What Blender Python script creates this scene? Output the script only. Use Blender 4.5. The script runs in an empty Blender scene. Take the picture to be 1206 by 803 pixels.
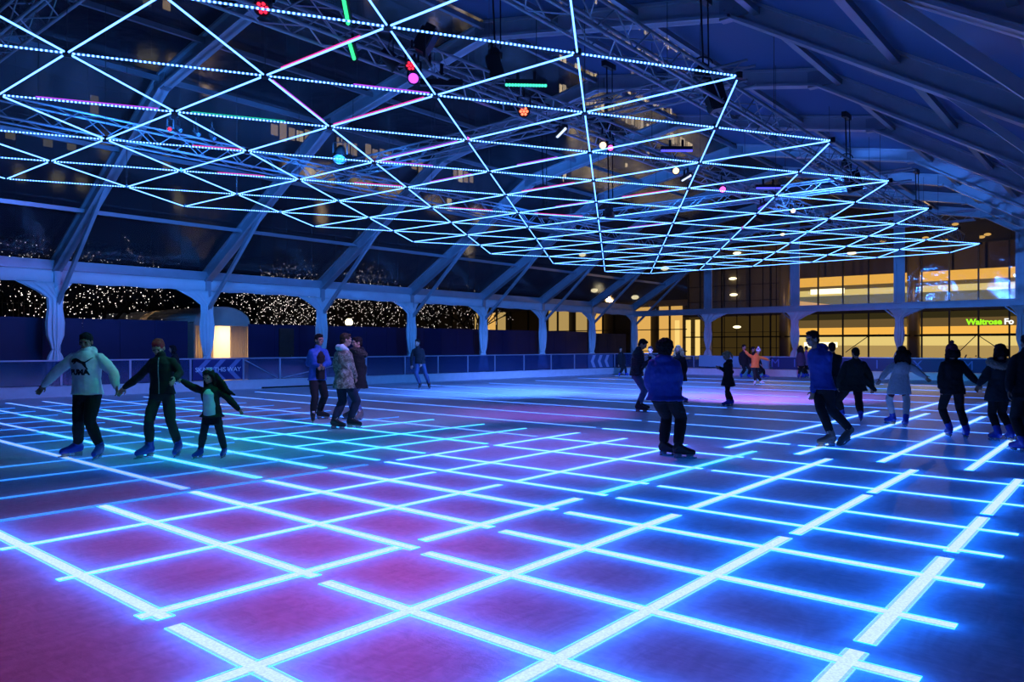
import bpy, bmesh, math, random
from mathutils import Vector, Matrix, noise
from mathutils.bvhtree import BVHTree
import numpy as np
random.seed(7)
SC = bpy.context.scene
COL = SC.collection
F, TH, HY, H = 886.7, 0.7004, 406.0, 1.55          # focal length (px), yaw of the hall axis, horizon row, eye height
CT, ST = math.cos(TH), math.sin(TH)
FWD, RGT, UP = Vector((CT, ST, 0)), Vector((ST, -CT, 0)), Vector((0, 0, 1))
CAM = Vector((0, 0, H))
# ---------------------------------------------------------------- survey helpers: photo measurement -> metres
def at_depth(x, y, d): return CAM + FWD*d + RGT*((x-603)/F*d) + UP*((HY-y)/F*d)
def on_z(x, y, z=0.0): return at_depth(x, y, F*(H-z)/(y-HY))
def on_y(x, y, Y):
    k = (x-603)/F; t = (CT+k*ST)/(ST-k*CT); return at_depth(x, y, Y*t*CT+Y*ST)
def on_x(x, y, X):
    k = (x-603)/F; t = (ST-k*CT)/(CT+k*ST); return at_depth(x, y, X*CT+X*t*ST)
def to_px(p):
    q = Vector(p)-CAM; d = q.dot(FWD)
    return 603+F*q.dot(RGT)/d, HY-F*q.z/d, d
# ---------------------------------------------------------------- materials
def lin(c): return tuple((v/12.92 if v <= .04045 else ((v+.055)/1.055)**2.4) for v in c)
MATS = {}
def new_mat(name):
    m = bpy.data.materials.new(name); m.use_nodes = True; m.node_tree.nodes.clear(); MATS[name] = m
    return m, m.node_tree.nodes, m.node_tree.links
def mat(name, col, rough=.6, metal=0., noise_scale=0., noise_amt=.25, bump=0., spec=.4, sheen=0.):
    if name in MATS: return MATS[name]
    m, n, l = new_mat(name)
    o = n.new('ShaderNodeOutputMaterial'); b = n.new('ShaderNodeBsdfPrincipled'); l.new(b.outputs[0], o.inputs[0])
    b.inputs['Base Color'].default_value = (*col, 1); b.inputs['Roughness'].default_value = rough
    b.inputs['Metallic'].default_value = metal; b.inputs['Specular IOR Level'].default_value = spec
    if sheen: b.inputs['Sheen Weight'].default_value = sheen
    if noise_scale:
        tc = n.new('ShaderNodeTexCoord'); nz = n.new('ShaderNodeTexNoise'); nz.inputs['Scale'].default_value = noise_scale
        nz.inputs['Detail'].default_value = 4; l.new(tc.outputs['Object'], nz.inputs['Vector'])
        r = n.new('ShaderNodeMapRange'); r.inputs['To Min'].default_value = 1-noise_amt; r.inputs['To Max'].default_value = 1+noise_amt
        l.new(nz.outputs['Fac'], r.inputs['Value'])
        mx = n.new('ShaderNodeVectorMath'); mx.operation = 'SCALE'; mx.inputs[0].default_value = col
        l.new(r.outputs[0], mx.inputs['Scale']); l.new(mx.outputs[0], b.inputs['Base Color'])
        if bump:
            bp = n.new('ShaderNodeBump'); bp.inputs['Strength'].default_value = bump; bp.inputs['Distance'].default_value = .02
            l.new(nz.outputs['Fac'], bp.inputs['Height']); l.new(bp.outputs[0], b.inputs['Normal'])
    return m
def emit(name, col, k, sample=True, grain=0., dots=None):
    if name in MATS: return MATS[name]
    m, n, l = new_mat(name)
    o = n.new('ShaderNodeOutputMaterial'); e = n.new('ShaderNodeEmission'); l.new(e.outputs[0], o.inputs[0])
    e.inputs[0].default_value = (*col, 1); e.inputs[1].default_value = k
    if grain:
        tc = n.new('ShaderNodeTexCoord'); nz = n.new('ShaderNodeTexNoise'); nz.inputs['Scale'].default_value = 75; nz.inputs['Detail'].default_value = 5
        l.new(tc.outputs['Object'], nz.inputs['Vector'])
        r = n.new('ShaderNodeMapRange'); r.inputs['From Min'].default_value = .3; r.inputs['From Max'].default_value = .7
        r.inputs['To Min'].default_value = k*(1-grain); r.inputs['To Max'].default_value = k*(1+grain)
        l.new(nz.outputs['Fac'], r.inputs['Value']); l.new(r.outputs[0], e.inputs[1])
    if dots:                                            # single diodes along the bar
        a = n.new('ShaderNodeAttribute'); a.attribute_name = 'along'
        w = n.new('ShaderNodeMath'); w.operation = 'MULTIPLY'; w.inputs[1].default_value = 2*math.pi/dots
        s = n.new('ShaderNodeMath'); s.operation = 'SINE'
        r = n.new('ShaderNodeMapRange'); r.inputs['From Min'].default_value = -.35; r.inputs['From Max'].default_value = .6
        r.inputs['To Min'].default_value = .12*k; r.inputs['To Max'].default_value = 1.7*k
        l.new(a.outputs['Fac'], w.inputs[0]); l.new(w.outputs[0], s.inputs[0]); l.new(s.outputs[0], r.inputs['Value']); l.new(r.outputs[0], e.inputs[1])
    if not sample: m.cycles.emission_sampling = 'NONE'
    return m
def pvc(name, clear, blur, dust, dustcol, rough=.12):
    m, n, l = new_mat(name)
    o = n.new('ShaderNodeOutputMaterial')
    t = n.new('ShaderNodeBsdfTransparent'); t.inputs[0].default_value = (.9, .92, .95, 1)
    rf = n.new('ShaderNodeBsdfRefraction'); rf.inputs['IOR'].default_value = 1.06; rf.inputs['Roughness'].default_value = .25
    df = n.new('ShaderNodeBsdfDiffuse'); df.inputs[0].default_value = (*dustcol, 1)
    tl = n.new('ShaderNodeBsdfTranslucent'); tl.inputs[0].default_value = (*dustcol, 1)
    g = n.new('ShaderNodeBsdfGlossy'); g.inputs['Roughness'].default_value = rough; g.inputs[0].default_value = (.9, .9, .9, 1)
    tc = n.new('ShaderNodeTexCoord'); nz = n.new('ShaderNodeTexNoise'); nz.inputs['Scale'].default_value = .9; nz.inputs['Detail'].default_value = 5
    l.new(tc.outputs['Object'], nz.inputs['Vector'])
    bp = n.new('ShaderNodeBump'); bp.inputs['Strength'].default_value = .35; bp.inputs['Distance'].default_value = .12
    l.new(nz.outputs['Fac'], bp.inputs['Height']); l.new(bp.outputs[0], g.inputs['Normal']); l.new(bp.outputs[0], rf.inputs['Normal'])
    def mix(a, b, f):
        x = n.new('ShaderNodeMixShader'); x.inputs[0].default_value = f; l.new(a.outputs[0], x.inputs[1]); l.new(b.outputs[0], x.inputs[2]); return x
    dd = mix(df, tl, .4)
    a = mix(t, rf, blur); b = mix(a, dd, dust); c = mix(b, g, 1-clear); l.new(c.outputs[0], o.inputs[0])
    return m
# ---------------------------------------------------------------- mesh builder
class MB:
    def __init__(self): self.v = []; self.f = []; self.mi = []
    def add(self, vs, fs, m=0):
        o = len(self.v); self.v += [tuple(v) for v in vs]; self.f += [tuple(i+o for i in f) for f in fs]; self.mi += [m]*len(fs)
    def hexa(self, p, m=0):
        self.add(p, [(0,3,2,1),(4,5,6,7),(0,1,5,4),(1,2,6,5),(2,3,7,6),(3,0,4,7)], m)
    def box(self, c, s, ax=None, m=0):
        c = Vector(c); X, Y, Z = ax if ax else (Vector((1,0,0)), Vector((0,1,0)), Vector((0,0,1)))
        X, Y, Z = X*s[0]/2, Y*s[1]/2, Z*s[2]/2
        self.hexa([c-X-Y-Z, c+X-Y-Z, c+X+Y-Z, c-X+Y-Z, c-X-Y+Z, c+X-Y+Z, c+X+Y+Z, c-X+Y+Z], m)
    def bar(self, a, b, w, t, up=UP, m=0):
        a, b = Vector(a), Vector(b); d = (b-a).normalized(); s = d.cross(up)
        if s.length < 1e-4: s = d.cross(Vector((1,0,0)))
        s.normalize(); n = s.cross(d).normalized()
        s, n = s*w/2, n*t/2
        self.hexa([a-s-n, a+s-n, a+s+n, a-s+n, b-s-n, b+s-n, b+s+n, b-s+n], m)
    def tube(self, a, b, r, n=8, r2=None, m=0):
        a, b = Vector(a), Vector(b); r2 = r if r2 is None else r2
        d = (b-a).normalized(); s = d.orthogonal().normalized(); t = d.cross(s)
        vs = []
        for p, q in ((a, r), (b, r2)):
            for i in range(n):
                an = 2*math.pi*i/n; vs.append(p+s*math.cos(an)*q+t*math.sin(an)*q)
        fs = [(i, (i+1) % n, n+(i+1) % n, n+i) for i in range(n)]+[tuple(range(n))[::-1], tuple(range(n, 2*n))]
        self.add(vs, fs, m)
    def ell(self, c, r, ax=None, nu=14, nv=9, m=0):
        c = Vector(c); X, Y, Z = ax if ax else (Vector((1,0,0)), Vector((0,1,0)), Vector((0,0,1)))
        if not hasattr(r, '__len__'): r = (r, r, r)
        vs = [c+Z*r[2]]
        for j in range(1, nv):
            ph = math.pi*j/nv
            for i in range(nu):
                a = 2*math.pi*i/nu
                vs.append(c+X*(r[0]*math.sin(ph)*math.cos(a))+Y*(r[1]*math.sin(ph)*math.sin(a))+Z*(r[2]*math.cos(ph)))
        vs.append(c-Z*r[2]); L = len(vs)-1
        fs = [(0, 1+i, 1+(i+1) % nu) for i in range(nu)]
        for j in range(nv-2):
            o = 1+j*nu; fs += [(o+i, o+nu+i, o+nu+(i+1) % nu, o+(i+1) % nu) for i in range(nu)]
        o = 1+(nv-2)*nu; fs += [(o+i, L, o+(i+1) % nu) for i in range(nu)]
        self.add(vs, fs, m)
    def chain(self, pts, rad, n=12):
        for i in range(len(pts)):
            self.ell(pts[i], rad[i], nu=n, nv=8)
            if i: self.tube(pts[i-1], pts[i], rad[i-1], n, rad[i])
    def loft(self, rings, m=0, cap=True):
        n = len(rings[0]); vs = [p for r in rings for p in r]; fs = []
        for j in range(len(rings)-1):
            o = j*n; fs += [(o+i, o+(i+1) % n, o+n+(i+1) % n, o+n+i) for i in range(n)]
        if cap: fs += [tuple(range(n))[::-1], tuple(range(len(vs)-n, len(vs)))]
        self.add(vs, fs, m)
    def mesh(self, name):
        me = bpy.data.meshes.new(name); me.from_pydata(self.v, [], self.f); me.update()
        if any(self.mi): me.polygons.foreach_set('material_index', self.mi)
        return me
    def build(self, name, mats, parent=None, smooth=False, origin=None):
        if origin is not None:
            o = Vector(origin); self.v = [tuple(Vector(v)-o) for v in self.v]
        me = self.mesh(name)
        for m in (mats if isinstance(mats, (list, tuple)) else [mats]): me.materials.append(m)
        if smooth: me.polygons.foreach_set('use_smooth', [True]*len(me.polygons))
        ob = bpy.data.objects.new(name, me); COL.objects.link(ob)
        if parent is not None:
            ob.parent = parent
            if origin is None:                          # vertices are in world metres: make them local to the parent
                off = wloc(parent)
                me.transform(Matrix.Translation(-off))
        elif origin is not None: ob.location = origin
        return ob
def wloc(o):
    p = Vector(o.location)
    while o.parent is not None: o = o.parent; p += Vector(o.location)
    return p
def tag(o, label=None, cat=None, group=None, kind=None):
    if label: o['label'] = label
    if cat: o['category'] = cat
    if group: o['group'] = group
    if kind: o['kind'] = kind
    return o
def empty(name, loc, label=None, cat=None, group=None, kind=None):
    o = bpy.data.objects.new(name, None); o.location = loc; o.empty_display_size = .2; COL.objects.link(o)
    return tag(o, label, cat, group, kind)
def text_mesh(txt, size, bold=0., extrude=0., align='CENTER', space=1.):
    cu = bpy.data.curves.new('lettering', 'FONT'); cu.body = txt; cu.size = size; cu.offset = bold; cu.extrude = extrude
    cu.align_x = align; cu.align_y = 'CENTER'; cu.space_character = space; cu.resolution_u = 3
    o = bpy.data.objects.new('lettering', cu); COL.objects.link(o)
    bpy.context.view_layer.update()
    me = bpy.data.meshes.new_from_object(o.evaluated_get(bpy.context.evaluated_depsgraph_get()))
    bpy.data.objects.remove(o); bpy.data.curves.remove(cu)
    return me
def text_on(txt, size, pos, xdir, nrm, m, parent, name='lettering', **kw):
    me = text_mesh(txt, size, **kw); me.materials.clear(); me.materials.append(m)
    X = Vector(xdir).normalized(); Z = Vector(nrm).normalized(); Y = Z.cross(X)
    M = Matrix((X, Y, Z)).transposed().to_4x4(); M.translation = Vector(pos)-wloc(parent)
    me.transform(M)
    o = bpy.data.objects.new(name, me); COL.objects.link(o); o.parent = parent
    return o
# ---------------------------------------------------------------- common materials
ALU = mat('tent_aluminium', (.42, .45, .5), .45, .35, 3, .15)
ALUD = mat('truss_aluminium', (.30, .32, .36), .4, .6)
BLACK = mat('black_housing', (.012, .012, .014), .45)
STEEL = mat('steel_cable', (.12, .12, .13), .4, .8)
FABRIC = mat('white_tent_fabric', (.80, .82, .85), .8, 0, 2, .12)
WHITE = mat('white_plastic', (.6, .62, .66), .5, 0, 2, .12)
NAVY = mat('navy_hoarding_paint', (.007, .012, .07), .55, 0, 1.2, .2)
NAVYB = mat('navy_banner_vinyl', (.015, .022, .13), .45)
PALE = mat('pale_banner_print', (.40, .45, .62), .5)
# ================================================================ the ice and its light strips
def ice_material():
    m, n, l = new_mat('ice')
    o = n.new('ShaderNodeOutputMaterial'); tc = n.new('ShaderNodeTexCoord')
    def nz(scale, det, stretch=None, rot=0, dist=0):
        mp = n.new('ShaderNodeMapping'); mp.inputs['Rotation'].default_value[2] = rot
        if stretch: mp.inputs['Scale'].default_value = stretch
        t = n.new('ShaderNodeTexNoise'); t.inputs['Scale'].default_value = scale; t.inputs['Detail'].default_value = det; t.inputs['Distortion'].default_value = dist
        l.new(tc.outputs['Object'], mp.inputs[0]); l.new(mp.outputs[0], t.inputs['Vector']); return t
    a, b, c = nz(2.2, 8, (1, 3.2, 1), 1.0, 2.2), nz(4, 8, (2.6, 1, 1), .35, 2.6), nz(.6, 5)
    d = nz(60, 3)
    ad = n.new('ShaderNodeMath'); ad.operation = 'ADD'; l.new(a.outputs['Fac'], ad.inputs[0]); l.new(b.outputs['Fac'], ad.inputs[1])
    ad2 = n.new('ShaderNodeMath'); ad2.operation = 'ADD'; l.new(ad.outputs[0], ad2.inputs[0]); l.new(c.outputs['Fac'], ad2.inputs[1])
    r = n.new('ShaderNodeMapRange'); r.inputs['From Min'].default_value = 1.1; r.inputs['From Max'].default_value = 1.9
    r.inputs['To Min'].default_value = .62; r.inputs['To Max'].default_value = .95; l.new(ad2.outputs[0], r.inputs['Value'])
    col = n.new('ShaderNodeCombineColor')
    for i in range(3): l.new(r.outputs[0], col.inputs[i])
    df = n.new('ShaderNodeBsdfDiffuse'); l.new(col.outputs[0], df.inputs[0])
    tl = n.new('ShaderNodeBsdfTranslucent'); l.new(col.outputs[0], tl.inputs[0])
    mx = n.new('ShaderNodeMixShader'); mx.inputs[0].default_value = .42; l.new(df.outputs[0], mx.inputs[1]); l.new(tl.outputs[0], mx.inputs[2])
    g = n.new('ShaderNodeBsdfGlossy'); g.inputs['Roughness'].default_value = .42; g.inputs[0].default_value = (.85, .88, .95, 1)
    bp = n.new('ShaderNodeBump'); bp.inputs['Strength'].default_value = .3; bp.inputs['Distance'].default_value = .01
    ad3 = n.new('ShaderNodeMath'); ad3.operation = 'ADD'; l.new(ad.outputs[0], ad3.inputs[0]); l.new(d.outputs['Fac'], ad3.inputs[1])
    l.new(ad3.outputs[0], bp.inputs['Height']); l.new(bp.outputs[0], g.inputs['Normal']); l.new(bp.outputs[0], df.inputs['Normal'])
    fr = n.new('ShaderNodeFresnel'); fr.inputs['IOR'].default_value = 1.31
    m2 = n.new('ShaderNodeMixShader'); l.new(fr.outputs[0], m2.inputs[0]); l.new(mx.outputs[0], m2.inputs[1]); l.new(g.outputs[0], m2.inputs[2])
    l.new(m2.outputs[0], o.inputs[0])
    return m
ICE = ice_material()
ICEBED = mat('ice_bed', (.05, .06, .10), .9)
fl = MB()
fl.add([(-1, -3, 0), (48, -3, 0), (48, 29, 0), (-1, 29, 0)], [(0, 1, 2, 3)], 0)
fl.add([(-1, -3, -.4), (48, -3, -.4), (48, 29, -.4), (-1, 29, -.4)], [(0, 1, 2, 3)], 1)
floor = fl.build('floor', [ICE, ICEBED]); tag(floor, kind='structure')
CORE = emit('strip_core', (.54, .75, 1.0), 1.18, grain=.17)
SIDE = emit('strip_side', (.006, .145, 1.0), 11.5)
CORE2 = emit('strip_core_cyan', (.28, .80, 1.0), 1.0, grain=.22)
SIDE2 = emit('strip_side_cyan', (.01, .30, 1.0), 7.0)
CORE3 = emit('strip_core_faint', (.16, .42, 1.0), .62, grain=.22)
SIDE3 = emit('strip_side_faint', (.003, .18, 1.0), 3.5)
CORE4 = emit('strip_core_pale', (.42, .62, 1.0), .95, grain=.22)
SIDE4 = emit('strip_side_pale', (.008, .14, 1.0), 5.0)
STRIPS = []
def strip(a, b, w=.12, kind=0):
    a, b = Vector((*a, 0)), Vector((*b, 0)); d = (b-a).normalized(); s = Vector((-d.y, d.x, 0))*w/2
    zt, zb = Vector((0, 0, .004)), Vector((0, 0, -.13))
    p = [a-s+zb, b-s+zb, b+s+zb, a+s+zb, a-s+zt, b-s+zt, b+s+zt, a+s+zt]
    STRIPS.append((p, kind, s/w))
U1 = [1.97, 2.97, 3.87, 4.74, 5.65, 6.52, 7.36, 8.70, 9.95, 11.72, 13.40, 15.45, 17.50, 19.95, 22.6, 25.6, 28.8, 32.0]
for u in U1:
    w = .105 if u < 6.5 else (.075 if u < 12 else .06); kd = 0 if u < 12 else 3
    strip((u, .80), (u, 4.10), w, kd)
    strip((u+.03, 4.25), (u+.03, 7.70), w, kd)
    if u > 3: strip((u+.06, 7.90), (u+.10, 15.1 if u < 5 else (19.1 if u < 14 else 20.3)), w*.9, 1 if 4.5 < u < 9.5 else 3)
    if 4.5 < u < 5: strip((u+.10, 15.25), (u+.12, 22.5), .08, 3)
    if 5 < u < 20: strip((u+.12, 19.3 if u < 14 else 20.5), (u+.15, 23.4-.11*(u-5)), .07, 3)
for v, a, b in ((1.12, 1.8, 4.04), (1.12, 4.17, 6.22), (2.22, 1.8, 6.05), (3.28, 1.6, 6.22), (4.38, 1.9, 3.84), (4.38, 4.10, 6.24)): strip((a, v), (b, v), .11)
for v, a, b in ((1.12, 6.42, 7.9), (1.12, 8.05, 10.4), (2.20, 6.2, 8.3), (2.20, 8.45, 10.35), (3.30, 6.5, 10.6)): strip((a, v), (b, v), .10)
for v, a, b in ((5.48, 1.86, 6.3), (6.63, 1.86, 6.4), (7.72, 2.1, 6.24)): strip((a, v), (b, v), .075, 2 if v > 7 else 0)
for v, a, b in ((4.37, 6.53, 10.67), (5.47, 6.6, 10.66), (6.60, 6.55, 10.75), (7.70, 6.75, 8.55), (7.66, 8.70, 10.9)): strip((a, v), (b, v), .075, 1 if v < 4.5 else 0)
for v, a, b in ((8.84, 2.48, 6.36), (10.0, 2.8, 4.65), (10.0, 5.1, 6.3), (11.1, 3.05, 6.3)): strip((a, v), (b, v), .06, 2)
for v, a, b in ((8.82, 6.56, 10.85), (9.92, 6.6, 10.9), (11.42, 6.5, 8.3), (11.33, 8.9, 10.9)): strip((a, v), (b, v), .06, 1)
for v in (12.3, 13.5, 14.7, 15.9, 17.1, 18.4, 19.8, 21.2): strip((3.9 if v < 16 else 4.8, v), (6.25, v), .055, 2); strip((6.55, v), (10.8, v), .055, 2)
for v in (4.83, 3.78, 2.69, 1.68): strip((10.75, v), (14.6 if v < 2 else 19.05, v), .10)
for v in (4.25, 3.21): strip((19.5, v), (23.8, v), .10)

def strip_size(q):
    c = [to_px(v) for v in q[0][4:]]
    c = [(min(max(x, 0), 1206), min(max(y, 0), 803)) if d > .5 else (603, 803) for x, y, d in c]
    return abs(sum(c[i][0]*c[(i+1) % 4][1]-c[(i+1) % 4][0]*c[i][1] for i in range(4)))/2
STRIPS.sort(key=strip_size, reverse=True)
SM = [CORE, SIDE, CORE2, SIDE2, CORE3, SIDE3, CORE4, SIDE4]
EDGE = [emit('strip_edge', (.26, .58, 1.0), 1.15, grain=.2), emit('strip_edge_cyan', (.12, .68, 1.0), 1.0, grain=.2), emit('strip_edge_faint', (.06, .22, 1.0), .5, grain=.3), emit('strip_edge_pale', (.22, .50, 1.0), .9, grain=.2)]
def strip_mesh(m, p, k, n, e=2):                       # bright core, rims that paint its soft glow, blue flanks below the surface
    w = (p[7]-p[4]).length; r = n*2*w*.17              # rim
    q = [p[4]+r, p[5]+r, p[6]-r, p[7]-r]
    m.add(q, [(0, 1, 2, 3)], k); dz = Vector((0, 0, -.0022)); a, b = r*.25, r*.75; m.add([v+dz for v in (p[4]-a, p[5]-a, q[1]+b, q[0]+b)], [(0, 1, 2, 3)], e); m.add([v+dz for v in (q[3]-b, q[2]-b, p[6]+a, p[7]+a)], [(0, 1, 2, 3)], e)
    m.add(p, [(0, 1, 5, 4), (1, 2, 6, 5), (2, 3, 7, 6), (3, 0, 4, 7)], k+1)
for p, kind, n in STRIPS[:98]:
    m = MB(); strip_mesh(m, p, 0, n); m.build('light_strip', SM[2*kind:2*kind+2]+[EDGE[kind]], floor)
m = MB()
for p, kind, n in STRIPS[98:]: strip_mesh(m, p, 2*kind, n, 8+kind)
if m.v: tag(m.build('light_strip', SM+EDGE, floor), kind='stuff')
# ================================================================ the tent hall
V0, BAY, UA = 26.2, 4.97, 8.85
FR = [UA+BAY*i for i in range(-2, 8)]               # frame positions along the hall
UG = FR[-1]                                          # gable
PROF = [(26.2, 4.2), (19.0, 8.36), (12.5, 9.5), (6.05, 8.2), (-.35, 4.2)]
def prof_z(v):
    for (a, za), (b, zb) in zip(PROF, PROF[1:]):
        if b <= v <= a: return za+(zb-za)*(v-a)/(b-a)
    return 4.15
tn = 0
def trim():
    global tn; tn += 1; return 'trim_%d' % tn
def box_profile(m, a, b, w, t):                      # aluminium beam with flanges
    a, b = Vector(a), Vector(b); m.bar(a, b, w*.34, t)
    d = (b-a).normalized(); s = d.cross(UP); s.normalize(); n = s.cross(d).normalized()
    for k in (-1, 1): m.bar(a+n*k*(t/2-.03), b+n*k*(t/2-.03), w, .06)
for i, u in enumerate(FR):
    t = empty(trim(), (u, V0, 0), kind='structure')
    for sgn, ya, yb in ((1, 26.2, None), (-1, -.35, None)):
        if sgn < 0 and (u == UG or u < 6): continue       # the entrance bays on the right are open
        p = MB(); p.box((u, ya, 2.05), (.18, .28, 4.1)); p.box((u, ya, .02), (.4, .4, .04)); p.build('post', ALU, t)
    for (a, za), (b, zb) in zip(PROF, PROF[1:]):
        r = MB(); box_profile(r, (u, a, za-.18), (u, b, zb-.18), .28, .42); r.build('rafter', ALU, t)
    k = MB()
    for (a, za) in PROF[1:4]:
        k.box((u, a, za-.2), (.20, .55, .38))
        for q in (-.18, 0, .18): k.tube((u-.12, a+q, za-.2), (u+.12, a+q, za-.2), .025, 6)
    k.build('knee_plate', ALUD, t)
    b = MB(); b.bar((u, 26.05, 2.85), (u, 22.4, 6.05), .10, .12); b.build('brace', ALU, t)
    if u != UG:
        b = MB(); b.bar((u, -.25, 2.85), (u, 2.6, 5.75), .10, .12); b.build('brace', ALU, t)
# purlins between the frames
for v, w in ((23.8, .07), (21.4, .07), (19.0, .09), (16.8, .08), (14.6, .08), (12.5, .10), (10.3, .09), (8.2, .10), (5.6, .12), (3.2, .12), (1.0, .10)):
    m = MB(); z = prof_z(v)-.12
    for a, b in zip(FR, FR[1:]): m.bar((a, v, z), (b, v, z), w, .12)
    o = m.build(trim(), ALUD); tag(o, kind='structure')
# roof membrane
CLEAR = pvc('clear_roof_film', .90, .55, .13, (.30, .33, .42))
MILK = pvc('blue_lit_roof_film', .93, .3, .52, (.24, .42, .80), .25)  # blue tint puts the blue light on white film into its colour
GABLE = pvc('clear_gable_film', .955, .0, .03, (.3, .33, .42), .06)
m = MB()
for a, b in zip(FR, FR[1:]):
    for j, ((v1, z1), (v2, z2)) in enumerate(zip(PROF, PROF[1:])):
        m.add([(a, v1, z1+.05), (b, v1, z1+.05), (b, v2, z2+.05), (a, v2, z2+.05)], [(0, 1, 2, 3)], 0 if j < 2 else 1)
o = m.build('ceiling', [CLEAR, MILK]); tag(o, kind='structure')
# left side wall: eave beam, valance
w = empty('wall_left', (FR[0], V0, 0), kind='structure')
m = MB(); m.bar((FR[0], V0, 4.08), (UG, V0, 4.08), .22, .24); m.bar((FR[0], V0-.13, 3.93), (UG, V0-.13, 3.93), .05, .07); m.build('eave_beam', ALU, w)
m = MB()
N = 240
rows = []
for z, amp in ((3.96, .0), (3.75, .02), (3.50, .035)):
    rows.append([(FR[0]+(UG-FR[0])*i/N, V0-.06+amp*math.sin(i*1.9)*math.sin(i*.37), z+(.015*math.sin(i*.8) if z < 3.6 else 0)) for i in range(N+1)])
vs = [p for r in rows for p in r]; fs = [(j*(N+1)+i, j*(N+1)+i+1, (j+1)*(N+1)+i+1, (j+1)*(N+1)+i) for j in range(2) for i in range(N)]
m.add(vs, fs); o = m.build('valance', FABRIC, w, smooth=True)
so = o.modifiers.new('s', 'SOLIDIFY'); so.thickness = .012
# gable wall
g = empty('wall_far', (UG, 13.0, 0), kind='structure')
GP = [20.79, 15.44, 9.97, 4.58, -.35]
m = MB(); m.bar((UG, -.2, 3.60), (UG, V0, 3.60), .22, .34); m.bar((UG-.13, -.2, 3.76), (UG-.13, V0, 3.76), .05, .06); m.build('gable_beam', ALU, g)
for v in GP:
    m = MB(); z = prof_z(v)-.3
    m.box((UG, v, z/2), (.24, .26, z)); m.box((UG-.13, v-.2, (z+3.8)/2), (.05, .14, z-3.8)); m.box((UG-.13, v+.2, (z+3.8)/2), (.05, .14, z-3.8))
    m.build('gable_post', ALU, g)
    for s in (-1, 1):
        k = MB(); k.bar((UG-.1, v, 2.8), (UG-.1, v+s*.75, 3.46), .05, .06); k.build('knee_brace', ALUD, g)
m = MB()
ed = [26.2]+GP
for a, b in zip(ed, ed[1:]):
    pts = [(a, 3.78), (b, 3.78)]+[(v, prof_z(v)) for v in [b]+[q for q, _ in PROF[::-1] if b < q < a]+[a]]
    m.add([(UG+.05, v, z) for v, z in pts], [tuple(range(len(pts)))])
o = m.build('clear_panel', GABLE, g)
# tied-back fabric at the posts
def curtain(pos, axis, inward, label, group, spread=.85, top=3.5, tie=1.25, seed=0, bulb=1., w0=.19):
    rnd = random.Random(seed); A, I = Vector(axis), Vector(inward); n = 120
    prof = [(top, spread, .05), (top-.14, spread*.74, .07), (top-.28, spread*.50, .09), (top-.5, w0*.95, .12), (top-.8, w0*.86, .14), (top-1.25, w0*1.08, .16), (top-1.65, w0, .16), (tie+.25, w0*.72, .14), (tie, w0*.40, .10), (tie-.2, w0*.8*bulb, .15), (tie-.5, w0*1.1*bulb, .18), (.25, w0*1.2*bulb, .2)]
    m = MB(); rings = []; ph = rnd.random()*6
    for z, a, b in prof:
        r = []
        for i in range(n):
            t = 2*math.pi*i/n; q = 1+.30*math.sin(10*t+ph+.3*z)+.10*math.sin(17*t+ph*2+z)
            sh = -.45*spread*max(0, (z-(top-.5)))/.5
            r.append(Vector(pos)+A*(math.cos(t)*a*q+sh)+I*(math.sin(t)*b*q+.05)+UP*(z-Vector(pos).z))
        rings.append(r)
    m.loft(rings); o = m.build('curtain', FABRIC, None, smooth=True, origin=pos); tag(o, label, 'curtain', group)
    t = MB(); c = Vector(pos)+I*.05; t.tube(c+UP*(tie-.03), c+UP*(tie+.03), w0*.5, 20); t.build('tie_band', WHITE, o)
CL = ['white curtain tied back on the side post behind the man in the white hoodie', 'white curtain tied back beside the glowing doorway of the small marquee', 'white curtain tied back behind the man in the open blue jacket',
      'white curtain tied back behind the distant skater in jeans by the barrier', 'white curtain tied back on the fifth side post, in front of the warm shop windows', 'white curtain tied back on the third side post from the far corner',
      'white curtain tied back on the second side post from the far corner', 'white curtain gathered on the far corner post of the hall']
for i, u in enumerate(FR[2:]):
    curtain((u-(.05 if i < 7 else .0), V0-.04, 0), (1, 0, 0), (0, -1, 0), CL[i], 'curtains along the side posts', .62, seed=i, tie=1.40 if i < 1 else 1.15)
CG = ['pale curtain tied back on the gable post beside the amber glass doors', 'violet-lit curtain on the gable post left of the wide shop window', 'violet-lit curtain on the gable post above the woman in the white coat', 'blue-lit curtain on the gable post at the right end of the shop sign']
for i, v in enumerate(GP[:4]):
    curtain((UG-.1, v, 0), (0, 1, 0), (-1, 0, 0), CG[i], 'curtains along the gable posts', .72, top=3.46, tie=1.3, seed=20+i, bulb=1.15, w0=.18)
# ================================================================ LED net under the roof
a_, b_ = Vector((-2.046, 1.246, 0)), Vector((1.999, 1.265, 0))
def node(k, r):
    u = 9.863-2.046*k+1.999*r; v = 4.262+1.246*k+1.265*r
    return Vector((u, v, H+3.6-.098*(u-15)/10-.020*(v-12)/8))
nodes = {}
for n in range(-4, 12):
    for mm in range(0, 13):
        if (n+mm) % 2: continue
        r = (n+mm)//2; k = (mm-n)//2; nodes[(k, r)] = node(k, r)
edges = []
for (k, r) in nodes:
    for dk, dr, kind in ((1, 0, 0), (0, 1, 1), (1, 1, 2)):
        if (k+dk, r+dr) in nodes: edges.append(((k, r), (k+dk, r+dr), kind))
net = empty('led_light_net', (15, 12, H+3.6), 'large hanging net of blue-white light bars joined in triangles under the roof', 'light fixture')
NETL = emit('net_bar', (.085, .27, 1.0), 6.4); NETD = emit('net_bar_diodes', (.085, .27, 1.0), 6.2, dots=.055)
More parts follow.
